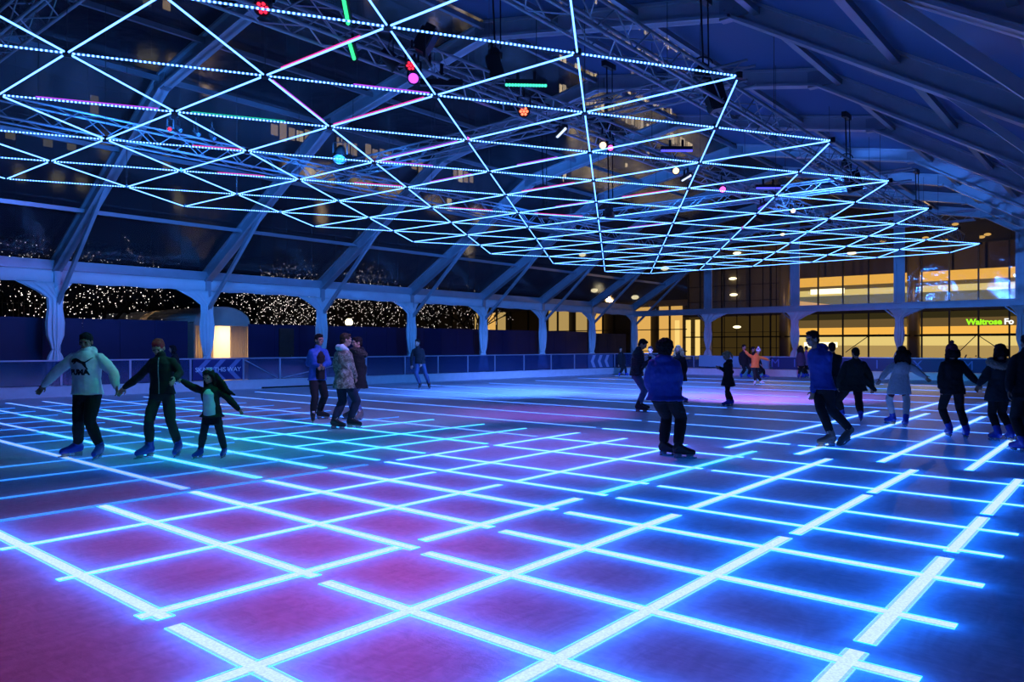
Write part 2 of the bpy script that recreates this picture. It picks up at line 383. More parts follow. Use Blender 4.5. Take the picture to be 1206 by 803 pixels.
def seen(e):
    best = 0
    pa, pb = nodes[e[0]], nodes[e[1]]; pts = []
    for i in range(9):
        q = pa.lerp(pb, i/8)
        if (q-CAM).dot(FWD) > .3:
            x, y, d = to_px(q)
            if 0 <= x <= 1206 and 0 <= y <= 803: pts.append((x, y))
    return math.hypot(pts[0][0]-pts[-1][0], pts[0][1]-pts[-1][1]) if len(pts) > 1 else 0
edges.sort(key=lambda e: -seen(e))
def tube_mesh(es, rad):
    vs, fs, at, mi = [], [], [], []
    for e in es:
        a, b = nodes[e[0]], nodes[e[1]]; d = (b-a).normalized(); a = a+d*.05; b = b-d*.05
        s = d.cross(UP).normalized(); t = s.cross(d); o = len(vs); L = (b-a).length
        for p, al in ((a, 0), (b, L)):
            for i in range(6):
                an = math.pi*i/3; vs.append(tuple(p+s*math.cos(an)*rad+t*math.sin(an)*rad)); at.append(al)
        fs += [(o+i, o+(i+1) % 6, o+6+(i+1) % 6, o+6+i) for i in range(6)]; mi += [1 if e[2] == 0 else 0]*6
    return vs, fs, at, mi
def net_obj(name, es, rad=.0115):
    vs, fs, at, mi = tube_mesh(es, rad); off = wloc(net)
    me = bpy.data.meshes.new(name); me.from_pydata([tuple(Vector(v)-off) for v in vs], [], fs); me.materials.append(NETL); me.materials.append(NETD)
    me.polygons.foreach_set('material_index', mi); A = me.attributes.new('along', 'FLOAT', 'POINT'); A.data.foreach_set('value', at)
    o = bpy.data.objects.new(name, me); COL.objects.link(o); o.parent = net; return o
BARS = {}
for e in edges[:98]: BARS[frozenset(e[:2])] = net_obj('light_bar', [e])
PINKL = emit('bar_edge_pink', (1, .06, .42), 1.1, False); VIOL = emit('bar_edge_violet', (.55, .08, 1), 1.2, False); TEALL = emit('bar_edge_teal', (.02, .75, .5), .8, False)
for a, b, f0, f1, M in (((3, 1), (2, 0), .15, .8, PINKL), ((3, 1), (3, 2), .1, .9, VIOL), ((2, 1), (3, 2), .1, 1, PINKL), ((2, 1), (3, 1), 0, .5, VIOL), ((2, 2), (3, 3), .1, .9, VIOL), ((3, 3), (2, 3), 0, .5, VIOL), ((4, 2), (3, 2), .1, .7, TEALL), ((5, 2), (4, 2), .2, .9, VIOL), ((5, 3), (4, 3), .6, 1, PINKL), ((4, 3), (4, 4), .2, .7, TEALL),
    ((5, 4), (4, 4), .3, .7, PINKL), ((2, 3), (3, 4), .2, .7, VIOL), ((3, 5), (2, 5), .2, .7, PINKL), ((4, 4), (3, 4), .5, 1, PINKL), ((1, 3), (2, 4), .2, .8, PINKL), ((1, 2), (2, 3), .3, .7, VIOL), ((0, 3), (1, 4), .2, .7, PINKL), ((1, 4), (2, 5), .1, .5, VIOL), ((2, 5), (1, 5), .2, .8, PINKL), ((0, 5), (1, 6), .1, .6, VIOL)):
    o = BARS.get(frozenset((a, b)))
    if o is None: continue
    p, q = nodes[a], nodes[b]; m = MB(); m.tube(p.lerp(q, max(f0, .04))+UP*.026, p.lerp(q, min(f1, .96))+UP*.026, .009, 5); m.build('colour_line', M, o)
tag(net_obj('light_bar', edges[98:]), kind='stuff')
jn = sorted(nodes.values(), key=lambda p: -(1e3 if 0 < to_px(p)[0] < 1206 and 0 < to_px(p)[1] < 803 and to_px(p)[2] > .3 else 0)+(p-CAM).length)
for i, p in enumerate(jn[:98]): m = MB(); m.tube(p-UP*.035, p+UP*.05, .055, 8); m.build('joint', BLACK, net)
m = MB()
for p in jn[98:]: m.tube(p-UP*.035, p+UP*.05, .055, 8)
if m.v: tag(m.build('joint', BLACK, net), kind='stuff')
for (k, r) in ((4, 1), (5, 3), (4, 4), (5, 5), (2, 3), (1, 1), (0, 2), (3, 5), (1, 5), (-1, 3), (-2, 4), (0, 6), (3, 1), (6, 5), (4, 7), (-3, 5)):
    p = nodes[(k, r)]; q = MB(); q.tube(p, (p.x, p.y, prof_z(p.y)-.1), .006, 5); q.build('hanger_cable', STEEL, net)
# ================================================================ box trusses
def truss(a, b, label, w=.40, chord=.026, step=.5):
    a, b = Vector(a), Vector(b); d = (b-a).normalized(); s = d.cross(UP).normalized()*w/2; u = UP*w/2
    t = empty('lighting_truss', (a+b)/2, label, 'truss', 'box trusses under the roof')
    C = [s+u, -s+u, -s-u, s-u]
    for c in C:
        m = MB(); m.tube(a+c, b+c, chord, 8); m.build('chord', ALUD, t)
    m = MB(); n = int((b-a).length/step)
    for j in range(4):
        c0, c1 = C[j], C[(j+1) % 4]
        for i in range(n):
            p = a+d*(step*i); q = a+d*(step*(i+1))
            m.tube(p+(c0 if i % 2 else c1), q+(c1 if i % 2 else c0), .012, 5)
    m.build('lacing', ALUD, t)
    for i in range(4):
        f = .12+.25*i; p = a.lerp(b, f)+UP*w/2; m = MB(); m.tube(p, (p.x, p.y, prof_z(p.y)-.15), .008, 5); m.build('drop_wire', STEEL, t)
    return t
truss((3.0, 8.85, 6.05), (37, 8.85, 6.05), 'long box truss hung with coloured stage lamps, second from the right')
truss((3.0, 5.85, 6.05), (37, 6.15, 6.05), 'long box truss nearest the right eave, with chain hoists above it', .42, .03)
truss((1.0, 16.65, 6.05), (37, 16.8, 6.05), 'long box truss along the left side, dark small lamps along it')
truss((13.28, 18.6, 6.5), (13.28, 5.5, 6.5), 'cross truss tinted green and violet near the middle of the net', .36)
truss((24.3, 18.6, 6.5), (24.3, 5.2, 6.5), 'cross truss glowing violet over the far half of the ice', .36)
truss((3.95, 17.6, 6.5), (3.95, 10.4, 6.5), 'cross truss at the top left corner, tinted violet', .36)
truss((33.3, 18.5, 6.5), (33.3, 5.0, 6.5), 'farthest cross truss, close to the gable end', .36)
# ================================================================ stage lamps
def frame_of(d, up=UP):
    z = Vector(d).normalized(); x = up.cross(z)
    if x.length < 1e-3: x = Vector((1, 0, 0))
    x.normalize(); return x, z.cross(x), z
def spot(p, aim, col, watts, ang, blend=.8, rad=.08, name='beam'):
    L = bpy.data.lights.new(name, 'SPOT'); L.color = col; L.energy = watts; L.spot_size = math.radians(ang); L.spot_blend = blend; L.shadow_soft_size = rad
    o = bpy.data.objects.new(name, L); COL.objects.link(o); o.location = p
    o.rotation_euler = (Vector(aim)-Vector(p)).to_track_quat('-Z', 'Y').to_euler(); return o
LENS = {'red': emit('lens_red', (1, .02, .06), 2.2, False), 'violet': emit('lens_violet', (.55, .06, 1), 2.8, False), 'orange': emit('lens_orange', (1, .16, .08), 3, False), 'pink': emit('lens_pink', (1, .10, .75), 2.6, False),
        'amber': emit('lens_amber', (1, .66, .38), 2.4, False), 'off': mat('dark_lens', (.02, .05, .12), .1), 'teal': emit('led_teal', (.06, .95, .55), 1.5, False), 'green': emit('led_green', (.04, 1, .30), 1.6, False), 'blue': emit('led_blue', (.07, .07, 1), 2.2, False), 'white': emit('led_white', (.6, .75, 1), 1.6, False)}
def par(p, aim, lens, label, r=.10, L=.30, lit=None):
    p = Vector(p); x, y, z = frame_of(Vector(aim)-p); o = empty('stage_lamp', p, label, 'stage light', 'stage lamps on the trusses')
    m = MB(); n = 16
    prof = [(-L, r*.55), (-L*.8, r*.8), (-L*.3, r*.95), (0, r), (.03, r*1.12), (.03, r*.98), (.0, r*.9)]
    m.loft([[p+x*math.cos(2*math.pi*i/n)*q+y*math.sin(2*math.pi*i/n)*q+z*k for i in range(n)] for k, q in prof]); m.build('housing', BLACK, o, True)
    m = MB()
    if lens in ('red', 'orange'):
        for k in range(7):
            c = p+z*.012+(Vector() if k == 0 else x*math.cos(k*math.pi/3)*r*.58+y*math.sin(k*math.pi/3)*r*.58); m.ell(c, (r*.25, r*.25, .012), (x, y, z), 10, 6)
    else: m.ell(p+z*.01, (r*.9, r*.9, .02), (x, y, z), 16, 6)
    m.build('lens', LENS[lens], o, True)
    m = MB()
    for s in (-1, 1): m.bar(p-z*L*.4+x*s*r*1.15, p-z*L*.4+x*s*r*1.15+UP*(r+.14), .012, .03, x)
    m.bar(p-z*L*.4-x*r*1.15+UP*(r+.14), p-z*L*.4+x*r*1.15+UP*(r+.14), .03, .012); m.tube(p-z*L*.4+UP*(r+.14), p-z*L*.4+UP*(r+.26), .02, 8); m.build('yoke', BLACK, o)
    return o
def batten(a, b, lens, label):
    a, b = Vector(a), Vector(b); o = empty('led_batten', (a+b)/2, label, 'stage light', 'LED battens on the trusses'); d = (b-a).normalized(); s = d.cross(UP).normalized() if abs(d.z) < .9 else RGT
    n = s.cross(d).normalized(); dn = -n if n.z > 0 else n
    m = MB(); m.bar(a-dn*.05, b-dn*.05, .09, .09); m.build('housing', BLACK, o)
    m = MB(); N = 14
    for i in range(N): m.ell(a.lerp(b, (i+.5)/N)-FWD*.045, .026, None, 8, 6)
    m.build('diode_row', LENS[lens], o, True)
    m = MB()
    for f in (.3, .7): q = a.lerp(b, f); m.bar(q-dn*.1, q-dn*.1+UP*.14, .03, .05, d)
    m.build('clamp', BLACK, o)
    return o
def zpt(x, y, z): return on_z(x, y, z)
fx = []
p = zpt(309, 9, 5.85); par(p, p+Vector((-1.5, -1.2, -2)), 'red', 'black lamp with glowing red diodes at the top of the picture', .10, .34)
p = zpt(484, 77, 5.8); par(p, p+Vector((-1.6, -1.3, -1.6)), 'red', 'red-glowing stage lamp directly above the round violet one', .085)
p = zpt(487, 92, 5.65); par(p, p+Vector((-1.8, -1.5, -1.5)), 'violet', 'round violet-glowing stage lamp hanging from the middle truss', .085)
p = zpt(467, 77, 5.85); par(p, p+Vector((2, -1, -2)), 'off', 'unlit black stage lamp left of the red and violet lamps', .12)
p = zpt(617, 131, 5.8); par(p, p+Vector((-2.0, -1.6, -1.4)), 'orange', 'orange-red glowing stage lamp right of centre, below the teal batten', .10)
p = zpt(710, 171, 5.75); par(p, p+Vector((-2.0, -1.6, -1.2)), 'amber', 'pale orange lit lamp beside a small pink one', .08)
p = zpt(719, 174, 5.7); par(p, p+Vector((-2.0, -1.6, -1.2)), 'pink', 'small pink lit lamp touching the pale orange one', .065)
p = zpt(796, 201, 5.75); par(p, p+Vector((-2.0, -1.6, -1.2)), 'amber', 'cream-white lit lamp below the left blue batten', .085)
p = zpt(851, 223, 5.75); par(p, p+Vector((-2.0, -1.6, -1.2)), 'pink', 'bright magenta lit lamp between the two blue battens', .09)
p = zpt(934, 248, 5.75); par(p, p+Vector((-2.0, -1.6, -1.2)), 'amber', 'farthest small pale lamp, near the far net edge', .08)
p = zpt(200, 152, 5.9); par(p, p+Vector((-1.5, -2, -1)), 'red', 'tiny red lamp on the left side truss', .05, .16)
p = zpt(400, 187, 5.9); par(p, p+Vector((-1, -1, -2)), 'off', 'unlit black lamp cluster hanging under the net left of centre', .14, .4)
for i, x in enumerate((212, 233, 252)):
    p = zpt(x, 153+i*5, 6.0); par(p, p+Vector((1, -2, -2)), 'off', ['small dark lamp next to the tiny red lamp on the left truss', 'small dark lamp in the middle of the row on the left truss', 'small dark lamp at the right end of the row on the left truss'][i], .05, .16)
batten(zpt(405, -2, 5.9), zpt(411, 30, 5.7), 'green', 'green glowing batten at the top edge, left of the centre')
batten(zpt(412, 51, 5.75), zpt(418, 71, 5.6), 'green', 'short green glowing batten just under the longer green one')
batten(zpt(595, 101, 5.7), zpt(644, 102, 5.7), 'teal', 'teal glowing batten hanging level above the net')
batten(zpt(778, 178, 5.65), zpt(815, 178, 5.65), 'blue', 'level deep-blue glowing batten left of the tall white net rib')
batten(zpt(803, 213, 5.6), zpt(813, 207, 5.6), 'white', 'short slanted white batten below the left blue one')
batten(zpt(890, 222, 5.6), zpt(919, 222, 5.6), 'blue', 'level deep-blue glowing batten farther right over the ice')
batten(zpt(893, 246, 5.5), zpt(902, 241, 5.5), 'blue', 'short slanted blue batten under the right blue one')
batten(zpt(656, 162, 5.7), zpt(666, 152, 5.7), 'white', 'short slanted white batten above the cross truss')
p = zpt(503, 48, 6.1); o = empty('flood_lamp', p, 'black square floodlight tilted down above the middle truss', 'stage light')
x, y, z = frame_of(Vector((.6, -.9, -.6))); m = MB(); m.box(p, (.30, .42, .16), (x, y, z)); m.box(p-z*.1, (.2, .3, .08), (x, y, z)); m.build('housing', BLACK, o)
m = MB(); m.box(p+z*.085, (.24, .34, .012), (x, y, z)); m.build('glass', LENS['off'], o); m = MB(); m.bar(p-x*.18, p-x*.18-UP*.3, .02, .04, y); m.bar(p+x*.18, p+x*.18-UP*.3, .02, .04, y); m.bar(p-x*.18-UP*.3, p+x*.18-UP*.3, .03, .03); m.build('bracket', BLACK, o)
p, q = zpt(495, 97, 5.8), zpt(545, 98, 5.8); o = empty('unlit_batten', (p+q)/2, 'unlit black batten hanging below the middle truss', 'stage light'); m = MB(); m.bar(p, q, .09, .10); m.build('housing', BLACK, o); m = MB(); m.bar(p.lerp(q, .5), p.lerp(q, .5)+UP*.3, .03, .05); m.build('clamp', BLACK, o)
# chain hoists and loudspeakers
def hoist(p, label, s=1.0, group='chain hoists above the trusses'):
    p = Vector(p); o = empty('chain_hoist', p, label, 'hoist', group)
    m = MB(); m.ell(p, (.16*s, .12*s, .15*s)); m.box(p-UP*.05*s, (.34*s, .18*s, .18*s)); m.build('motor', BLACK, o, True)
    m = MB(); m.tube(p+UP*.12*s, (p.x-.1, p.y, prof_z(p.y)-.4), .018, 6); m.tube(p+UP*.1*s+RGT*.1, (p.x+.08, p.y-.05, prof_z(p.y)-.4), .014, 6); m.build('chain', BLACK, o)
    n = MB(); pts = [p+RGT*(math.cos(t)*.17*s)+UP*(.14+.12*math.sin(t))*s for t in [math.pi*i/8 for i in range(9)]]
    for a, b in zip(pts, pts[1:]): n.tube(a, b, .015*s, 6)
    n.build('handle', BLACK, o); h = MB(); h.box((p.x, p.y, prof_z(p.y)-.42), (.5, .12, .14)); h.build('clamp', BLACK, o)
def cabinet(p, s, label):
    p = Vector(p); o = empty('loudspeaker', p, label, 'speaker', 'loudspeakers hung from the hoists'); x, y, z = frame_of(Vector((-.6, .7, -.25)))
    m = MB(); b = bmesh.new(); bmesh.ops.create_cube(b, size=1); bmesh.ops.bevel(b, geom=b.edges[:], offset=.05, segments=2, affect='EDGES')
    m.add([p+x*v.co.x*s[0]+y*v.co.y*s[1]+z*v.co.z*s[2] for v in b.verts], [tuple(v.index for v in f.verts) for f in b.faces]); b.free(); m.build('cabinet', BLACK, o)
    m = MB(); m.box(p+z*(s[2]*.51), (s[0]*.86, s[1]*.9, .01), (x, y, z)); m.build('grille', mat('speaker_grille', (.02, .02, .022), .8, 0, 90, .5), o)
    m = MB(); m.bar(p+y*s[1]*.5, p+y*s[1]*.5+UP*.25, .03, .05); m.build('bracket', BLACK, o)
hoist(on_y(828, 84, 6.1), 'chain hoist over the right truss behind the nearest net corner'); cabinet(on_y(842, 113, 5.9), (.30, .52, .30), 'black loudspeaker just below the nearest net corner')
hoist(on_y(997, 192, 6.3), 'second chain hoist along the right truss, between two net tips'); cabinet(on_y(1005, 214, 6.2), (.32, .55, .32), 'black loudspeaker hanging between two net tips at right')
hoist(on_y(1079, 244, 6.4), 'far chain hoist by the fourth net tip'); hoist(zpt(583, 62, 6.75), 'chain hoist on the middle truss above the teal batten', .7)
cabinet(zpt(583, 80, 6.35), (.24, .42, .24), 'black loudspeaker hanging from the middle truss left of the teal batten')
hoist(on_y(717, 250, 10.5), 'distant chain hoist seen through the net at centre', .9)
hoist(on_y(640, 252, 14.), 'distant chain hoist seen through the net left of the straight rib', .9)
# beams of colour on the ice, with washes added for walls and gable
def beam(px, z, aim, col, watts, ang, blend=.9): spot(zpt(px[0], px[1], z), aim, col, watts, ang, blend)
beam((487, 92), 5.5, (3.4, 5.8, 0), (1, .02, .20), 640, 60)
beam((309, 9), 5.7, (1.9, 4.4, 0), (1, .02, .13), 460, 60)
beam((484, 77), 5.7, (3.5, 3.0, 0), (.05, .14, 1), 160, 70)
beam((411, 25), 5.6, (5.3, 11.3, 0), (.02, 1, .35), 380, 40)
beam((418, 71), 5.5, (6.5, 10.5, 0), (.0, .9, .6), 190, 55)
beam((617, 131), 5.7, (9.2, 7.0, 0), (.50, .16, 1), 850, 58)
beam((617, 125), 5.7, (7, 22.5, .2), (.75, .12, .8), 750, 58)
beam((719, 174), 5.6, (13.5, 10.5, 0), (.5, .12, 1), 1300, 48)
beam((851, 223), 5.6, (22, 8.8, 0), (.38, .17, 1), 8000, 64)
beam((796, 201), 5.6, (23, 14.5, 0), (.09, .21, 1), 24000, 58)
beam((855, 223), 5.6, (35, 13, .3), (1, .05, .6), 1600, 42)
beam((602, 101), 5.6, (11, 14, 0), (.34, .30, 1), 2200, 60)
for q_, t_, w_ in (((212, 153), (7.5, 26, 3.2), 1500), ((252, 163), (14, 26, 3.4), 1500), ((400, 190), (21, 26, 3.6), 1900), ((640, 250), (31, 26, 3.5), 1900), ((717, 250), (43, 20, 3.2), 1700)): beam(q_, 5.7, t_, (.03, .24, 1), w_, 115)  # blue washes added to brighten the walls, starting at unlit lamps and hoists
beam((934, 246), 5.5, (43.6, 9.5, 3.4), (.05, .24, 1), 3000, 100)  # added blue wash to brighten the gable
beam((851, 220), 5.5, (43.6, 15.4, 3.0), (.45, .10, 1), 260, 40)
beam((484, 77), 5.6, (4.85, 10.4, 1.7), (1, .22, .25), 80, 16)
beam((640, 250), 5.6, (18.5, 16.5, 0), (.06, .20, 1), 13000, 74)  # added blue spot for the far ice, no lamp fitted there
beam((600, 101), 5.6, (4.4, 11.2, 1.0), (.12, .75, 1), 520, 26)
beam((934, 248), 5.6, (31, 8, 0), (.05, .7, .8), 1500, 60)
# ================================================================ rink barrier
TINT = None
def barrier_panel_mat():
    m, n, l = new_mat('clear_barrier_panel')
    o = n.new('ShaderNodeOutputMaterial'); t = n.new('ShaderNodeBsdfTransparent'); t.inputs[0].default_value = (.45, .55, .8, 1)
    d = n.new('ShaderNodeBsdfDiffuse'); d.inputs[0].default_value = (.03, .06, .16, 1); g = n.new('ShaderNodeBsdfGlossy'); g.inputs['Roughness'].default_value = .12
    a = n.new('ShaderNodeMixShader'); a.inputs[0].default_value = .5; l.new(t.outputs[0], a.inputs[1]); l.new(d.outputs[0], a.inputs[2])
    b = n.new('ShaderNodeMixShader'); b.inputs[0].default_value = .09; l.new(a.outputs[0], b.inputs[1]); l.new(g.outputs[0], b.inputs[2]); l.new(b.outputs[0], o.inputs[0])
    return m
BPAN = barrier_panel_mat()
KICK = mat('white_kick_board', (.62, .60, .66), .45, 0, 6, .15)
RAIL = mat('barrier_rail', (.36, .40, .5), .4, .5)
L0, L1 = Vector((5.0, 25.14, 0)), Vector((34.4, 21.81, 0))
C0, C1 = Vector((36.3, 20.0, 0)), Vector((37.6, 2.0, 0))
def barrier(a, b, name, label, posts, top=1.08, panel=BPAN):
    d = (b-a).normalized(); s = Vector((-d.y, d.x, 0)); o = empty(name, a.lerp(b, .5), label, 'rink barrier')
    m = MB(); m.bar(a+UP*.15, b+UP*.15, .10, .30); m.bar(a-s*0+UP*.31, b+UP*.31, .13, .03); m.build('kick_board', KICK, o)
    m = MB(); m.bar(a+UP*top, b+UP*top, .06, .04); m.build('top_rail', RAIL, o)
    for p, q in zip(posts, posts[1:]):
        m = MB(); m.bar(p+d*.03+UP*(.33+(top-.33)/2), q-d*.03+UP*(.33+(top-.33)/2), .012, top-.36); m.build('panel', panel, o)
    for p in posts:
        m = MB(); m.bar(p+UP*.33, p+UP*top, .05, .06, d); m.build('post', RAIL, o)
    return o
def lpost(u): return L0.lerp(L1, (u-L0.x)/(L1.x-L0.x))
UP_ = [5.0, 6.75, 8.5, 10.4, 12.25, 14.05, 15.4, 17.2, 19.0, 20.85, 22.55, 24.2, 25.8, 27.65, 29.5, 31.2, 32.8, 34.4]
left = barrier(L0, L1, 'rink_barrier', 'long clear rink barrier with white kick board down the left side', [lpost(u) for u in UP_])
# gate brace and latch in the left barrier
d = (L1-L0).normalized(); IN = Vector((-d.y, d.x, 0))*-1
m = MB(); m.bar(lpost(15.5)+IN*.03+UP*.36, lpost(19.0)+IN*.03+UP*1.02, .03, .035); m.bar(lpost(14.1)+IN*.03+UP*1.02, lpost(15.3)+IN*.03+UP*.36, .03, .03); m.build('gate_brace', RAIL, left)
m = MB(); m.box(lpost(16.9)+IN*.04+UP*1.0, (.5, .05, .14), (d, IN, UP)); m.build('latch_box', WHITE, left)
m = MB(); m.bar(lpost(14.7)+IN*.06+UP*.03, lpost(18.2)+IN*.06+UP*.03, .02, .05); m.build('gate_sill', BLACK, left)
# rounded corner
pts = [L1.lerp(C0, 0)]+[Vector((34.4+1.9*math.sin(t), 20.0+1.81*math.cos(t), 0)) for t in [math.pi/2*i/5 for i in range(1, 5)]]+[C0]
cor = empty('rink_barrier', pts[3], 'curved rink barrier at the far left corner of the ice', 'rink barrier')
m = MB(); k = MB(); t = MB()
for a, b in zip(pts, pts[1:]):
    m.bar(a+UP*.15, b+UP*.15, .10, .30); k.bar(a+UP*.7, b+UP*.7, .012, .72); t.bar(a+UP*1.08, b+UP*1.08, .06, .04)
m.build('kick_board', KICK, cor); k.build('panel', BPAN, cor); t.build('top_rail', RAIL, cor)
dc = (C1-C0).normalized()
def fpost(v): return C0.lerp(C1, (v-C0.y)/(C1.y-C0.y))
far = barrier(C0, C1, 'rink_barrier', 'rink barrier with navy banner and violet-lit kick board across the far end', [fpost(v) for v in (20.0, 18.2, 16.4, 14.3, 12.2, 10.1, 8.0, 6.0, 4.0, 2.0)], top=.96)
INF = Vector((dc.y, -dc.x, 0)); INF = INF if INF.x < 0 else -INF
GATE = mat('pale_gate_panel', (.20, .40, .52), .4)
m = MB(); m.bar(fpost(17.9)+INF*.05+UP*.72, fpost(14.3)+INF*.05+UP*.65, .03, .58); m.build('gate_panel', GATE, far)
def banner(a, b, n, z0, z1, label, M=NAVYB):
    a, b = Vector(a), Vector(b); dd = (b-a).normalized(); o = empty('banner', (a+b)/2+UP*(z0+z1)/2, label, 'banner')
    m = MB(); m.bar(a+n*.045+UP*(z0+z1)/2, b+n*.045+UP*(z0+z1)/2, .012, z1-z0); m.build('sheet', M, o); return o
def chevron(o, c, X, n, w, h, t, M, name='chevron'):  # points to -X
    c = Vector(c)+n*.056; m = MB()
    q = [(-w/2, 0), (w/2-t, h/2), (w/2, h/2), (-w/2+t, 0), (w/2, -h/2), (w/2-t, -h/2)]
    m.add([c+X*x+UP*y for x, y in q], [(0, 3, 2, 1), (0, 5, 4, 3)]); m.build(name, M, o)
# SKATE THIS WAY
b0, b1 = lpost(12.32), lpost(14.0)
X = -d if False else d
bn = banner(b0, b1, IN, .36, 1.05, 'navy banner reading SKATE THIS WAY with pale arrow stripes')
cc = b0.lerp(b1, .5)+UP*.705
for fx_ in (-.62, -.12, .42): chevron(bn, cc+d*(fx_+.12), d, IN, .52, .68, .19, mat('arrow_stripe', (.16, .20, .42), .5))
text_on('SKATE THIS WAY', .215, cc+IN*.062, d, IN, mat('white_print', (.75, .78, .85), .5), bn, space=.92)
bn = banner(lpost(32.2), lpost(34.2), IN, .36, 1.05, 'barrier banner with three pale chevrons near the far left corner', mat('grey_banner', (.05, .10, .22), .5))
for k in range(3): chevron(bn, lpost(32.6+k*.55)+UP*.7, d, IN, .40, .64, .22, PALE)
bn = banner(fpost(14.1), fpost(2.2), INF, .34, .94, 'long navy banner with pale outlined letters along the far barrier')
XF = dc
for ch, px in (('M', 915), ('I', 937), ('I', 1032), ('X', 1079), ('M', 1138)):
    v = on_x(px, 430, 36.9).y; text_on(ch, .56, fpost(v)+INF*.06+UP*.64, XF, INF, mat('banner_letter', (.10, .16, .5), .5), bn)
# ================================================================ hoarding beyond the hall
YH = 27.5
hd = empty('hoarding', (14, YH, 0), 'long navy blue hoarding standing behind the left side of the hall', 'hoarding')
def hpanel(o, u0, u1, M=NAVY, z=2.38, y=YH):
    m = MB(); n = max(1, round((u1-u0)/1.22)); w = (u1-u0)/n
    for i in range(n): m.box((u0+w*(i+.5), y, z/2), (w-.012, .03, z))
    m.build('panel', M, o)
ue = on_y(221, 380, YH).x; us = on_y(292, 383, YH).x; ud = on_y(345, 385, YH).x; uw = on_y(692, 392, YH).x; ue2 = on_y(737, 398, YH).x
hpanel(hd, 4, ue, z=2.44); hpanel(hd, us, uw)
WOODD = mat('dark_timber_boards', (.020, .022, .05), .7, 0, 3, .4)
h2 = empty('hoarding', (uw, YH, 0), 'dark vertical timber screen at the far end of the navy hoarding', 'hoarding'); hpanel(h2, uw+.05, ue2, WOODD, 2.30)
m = MB(); m.box(((on_y(328, 385, YH).x+ud)/2, YH-.05, 1.12), (ud-on_y(328, 385, YH).x, .05, 2.24)); dr = m.build('service_door', mat('brown_door', (.05, .035, .03), .6, 0, 4, .3), None, origin=((on_y(328, 385, YH).x+ud)/2, YH-.05, 0)); tag(dr, 'dull brown service door set in the navy hoarding', 'door')
m = MB(); m.box((ud-.15, YH-.1, 1.05), (.04, .06, .16)); m.build('handle', STEEL, dr)
# pavement outside
PAVE = mat('dark_paving', (.03, .03, .04), .7, 0, 2, .3)
m = MB(); m.add([(-10, 29, -.02), (120, 29, -.02), (120, 110, -.02), (-10, 110, -.02)], [(0, 1, 2, 3)]); m.add([(48, -20, -.02), (120, -20, -.02), (120, 29, -.02), (48, 29, -.02)], [(0, 1, 2, 3)]); m.add([(-60, -60, -.02), (48, -60, -.02), (48, -3, -.02), (-60, -3, -.02)], [(0, 1, 2, 3)]); m.add([(-60, -3, -.02), (-1, -3, -.02), (-1, 29, -.02), (-60, 29, -.02)], [(0, 1, 2, 3)])
tag(m.build('ground', PAVE), kind='structure')
# small marquee with a glowing doorway
CANV = mat('cream_canvas', (.50, .46, .40), .8, 0, 4, .15)
mu0, mu1 = on_y(226, 380, 28.2).x, on_y(291, 380, 28.2).x
mq = empty('marquee', ((mu0+mu1)/2, 30, 0), 'small cream marquee with a curved roof and a glowing open doorway', 'tent')
w_ = (mu1-mu0)/2; cx = (mu0+mu1)/2
m = MB(); n = 14; zs = 2.42; rise = .62
arc = [(cx+w_*math.cos(math.pi*i/n), zs+rise*math.sin(math.pi*i/n)) for i in range(n+1)]
for (xa, za), (xb, zb) in zip(arc, arc[1:]): m.hexa([Vector(q) for q in ((xa, 28.0, za), (xb, 28.0, zb), (xb, 32.2, zb), (xa, 32.2, za), (xa, 28.0, za+.03), (xb, 28.0, zb+.03), (xb, 32.2, zb+.03), (xa, 32.2, za+.03))])
m.build('roof', CANV, mq, True)
m = MB(); vs = [(x, 28.05, z) for x, z in arc]; m.add(vs, [tuple(range(len(vs)))]); m.box((cx, 28.05, zs-.04), (2*w_, .05, .16)); m.build('pediment', CANV, mq)
m = MB(); m.box((mu0, 30.1, 1.2), (.05, 4.2, 2.4)); m.box((mu1, 30.1, 1.2), (.05, 4.2, 2.4)); m.box((cx, 32.2, 1.2), (2*w_, .05, 2.4)); m.build('wall', CANV, mq)
def drape(u0, u1, y, name, parent, M):
    m = MB(); n = 40; vs = []
    for z in (0.02, 2.36):
        for i in range(n+1): vs.append((u0+(u1-u0)*i/n, y+.07*math.sin(i*1.25), z))
    m.add(vs, [(i, i+1, n+2+i, n+1+i) for i in range(n)]); o = m.build(name, M, parent, True); o.modifiers.new('s', 'SOLIDIFY').thickness = .01
def drape_cloth():
    m, n, l = new_mat('thin_drape_cloth'); o = n.new('ShaderNodeOutputMaterial'); a = n.new('ShaderNodeBsdfDiffuse'); b = n.new('ShaderNodeBsdfTranslucent'); x = n.new('ShaderNodeMixShader'); x.inputs[0].default_value = .6
    a.inputs[0].default_value = (.55, .50, .42, 1); b.inputs[0].default_value = (.75, .66, .5, 1); l.new(a.outputs[0], x.inputs[1]); l.new(b.outputs[0], x.inputs[2]); l.new(x.outputs[0], o.inputs[0]); return m
DRAPE = drape_cloth()
ua, ub = on_y(272, 400, 28.1).x, on_y(291, 400, 28.1).x
drape(ua, ub, 28.12, 'door_drape', mq, DRAPE); drape(mu0, mu0+.35*(mu1-mu0), 28.12, 'door_drape', mq, DRAPE)
m = MB(); m.box((cx, 30.0, 2.55), (1.6, .16, .06)); m.build('ceiling_lamp', emit('marquee_lamp', (1, .70, .38), 24, False), mq)
L = bpy.data.lights.new('marquee_light', 'AREA'); L.energy = 210; L.color = (1, .66, .34); L.size = 1.4; o = bpy.data.objects.new('marquee_light', L); COL.objects.link(o); o.location = (cx, 30.0, 2.45)
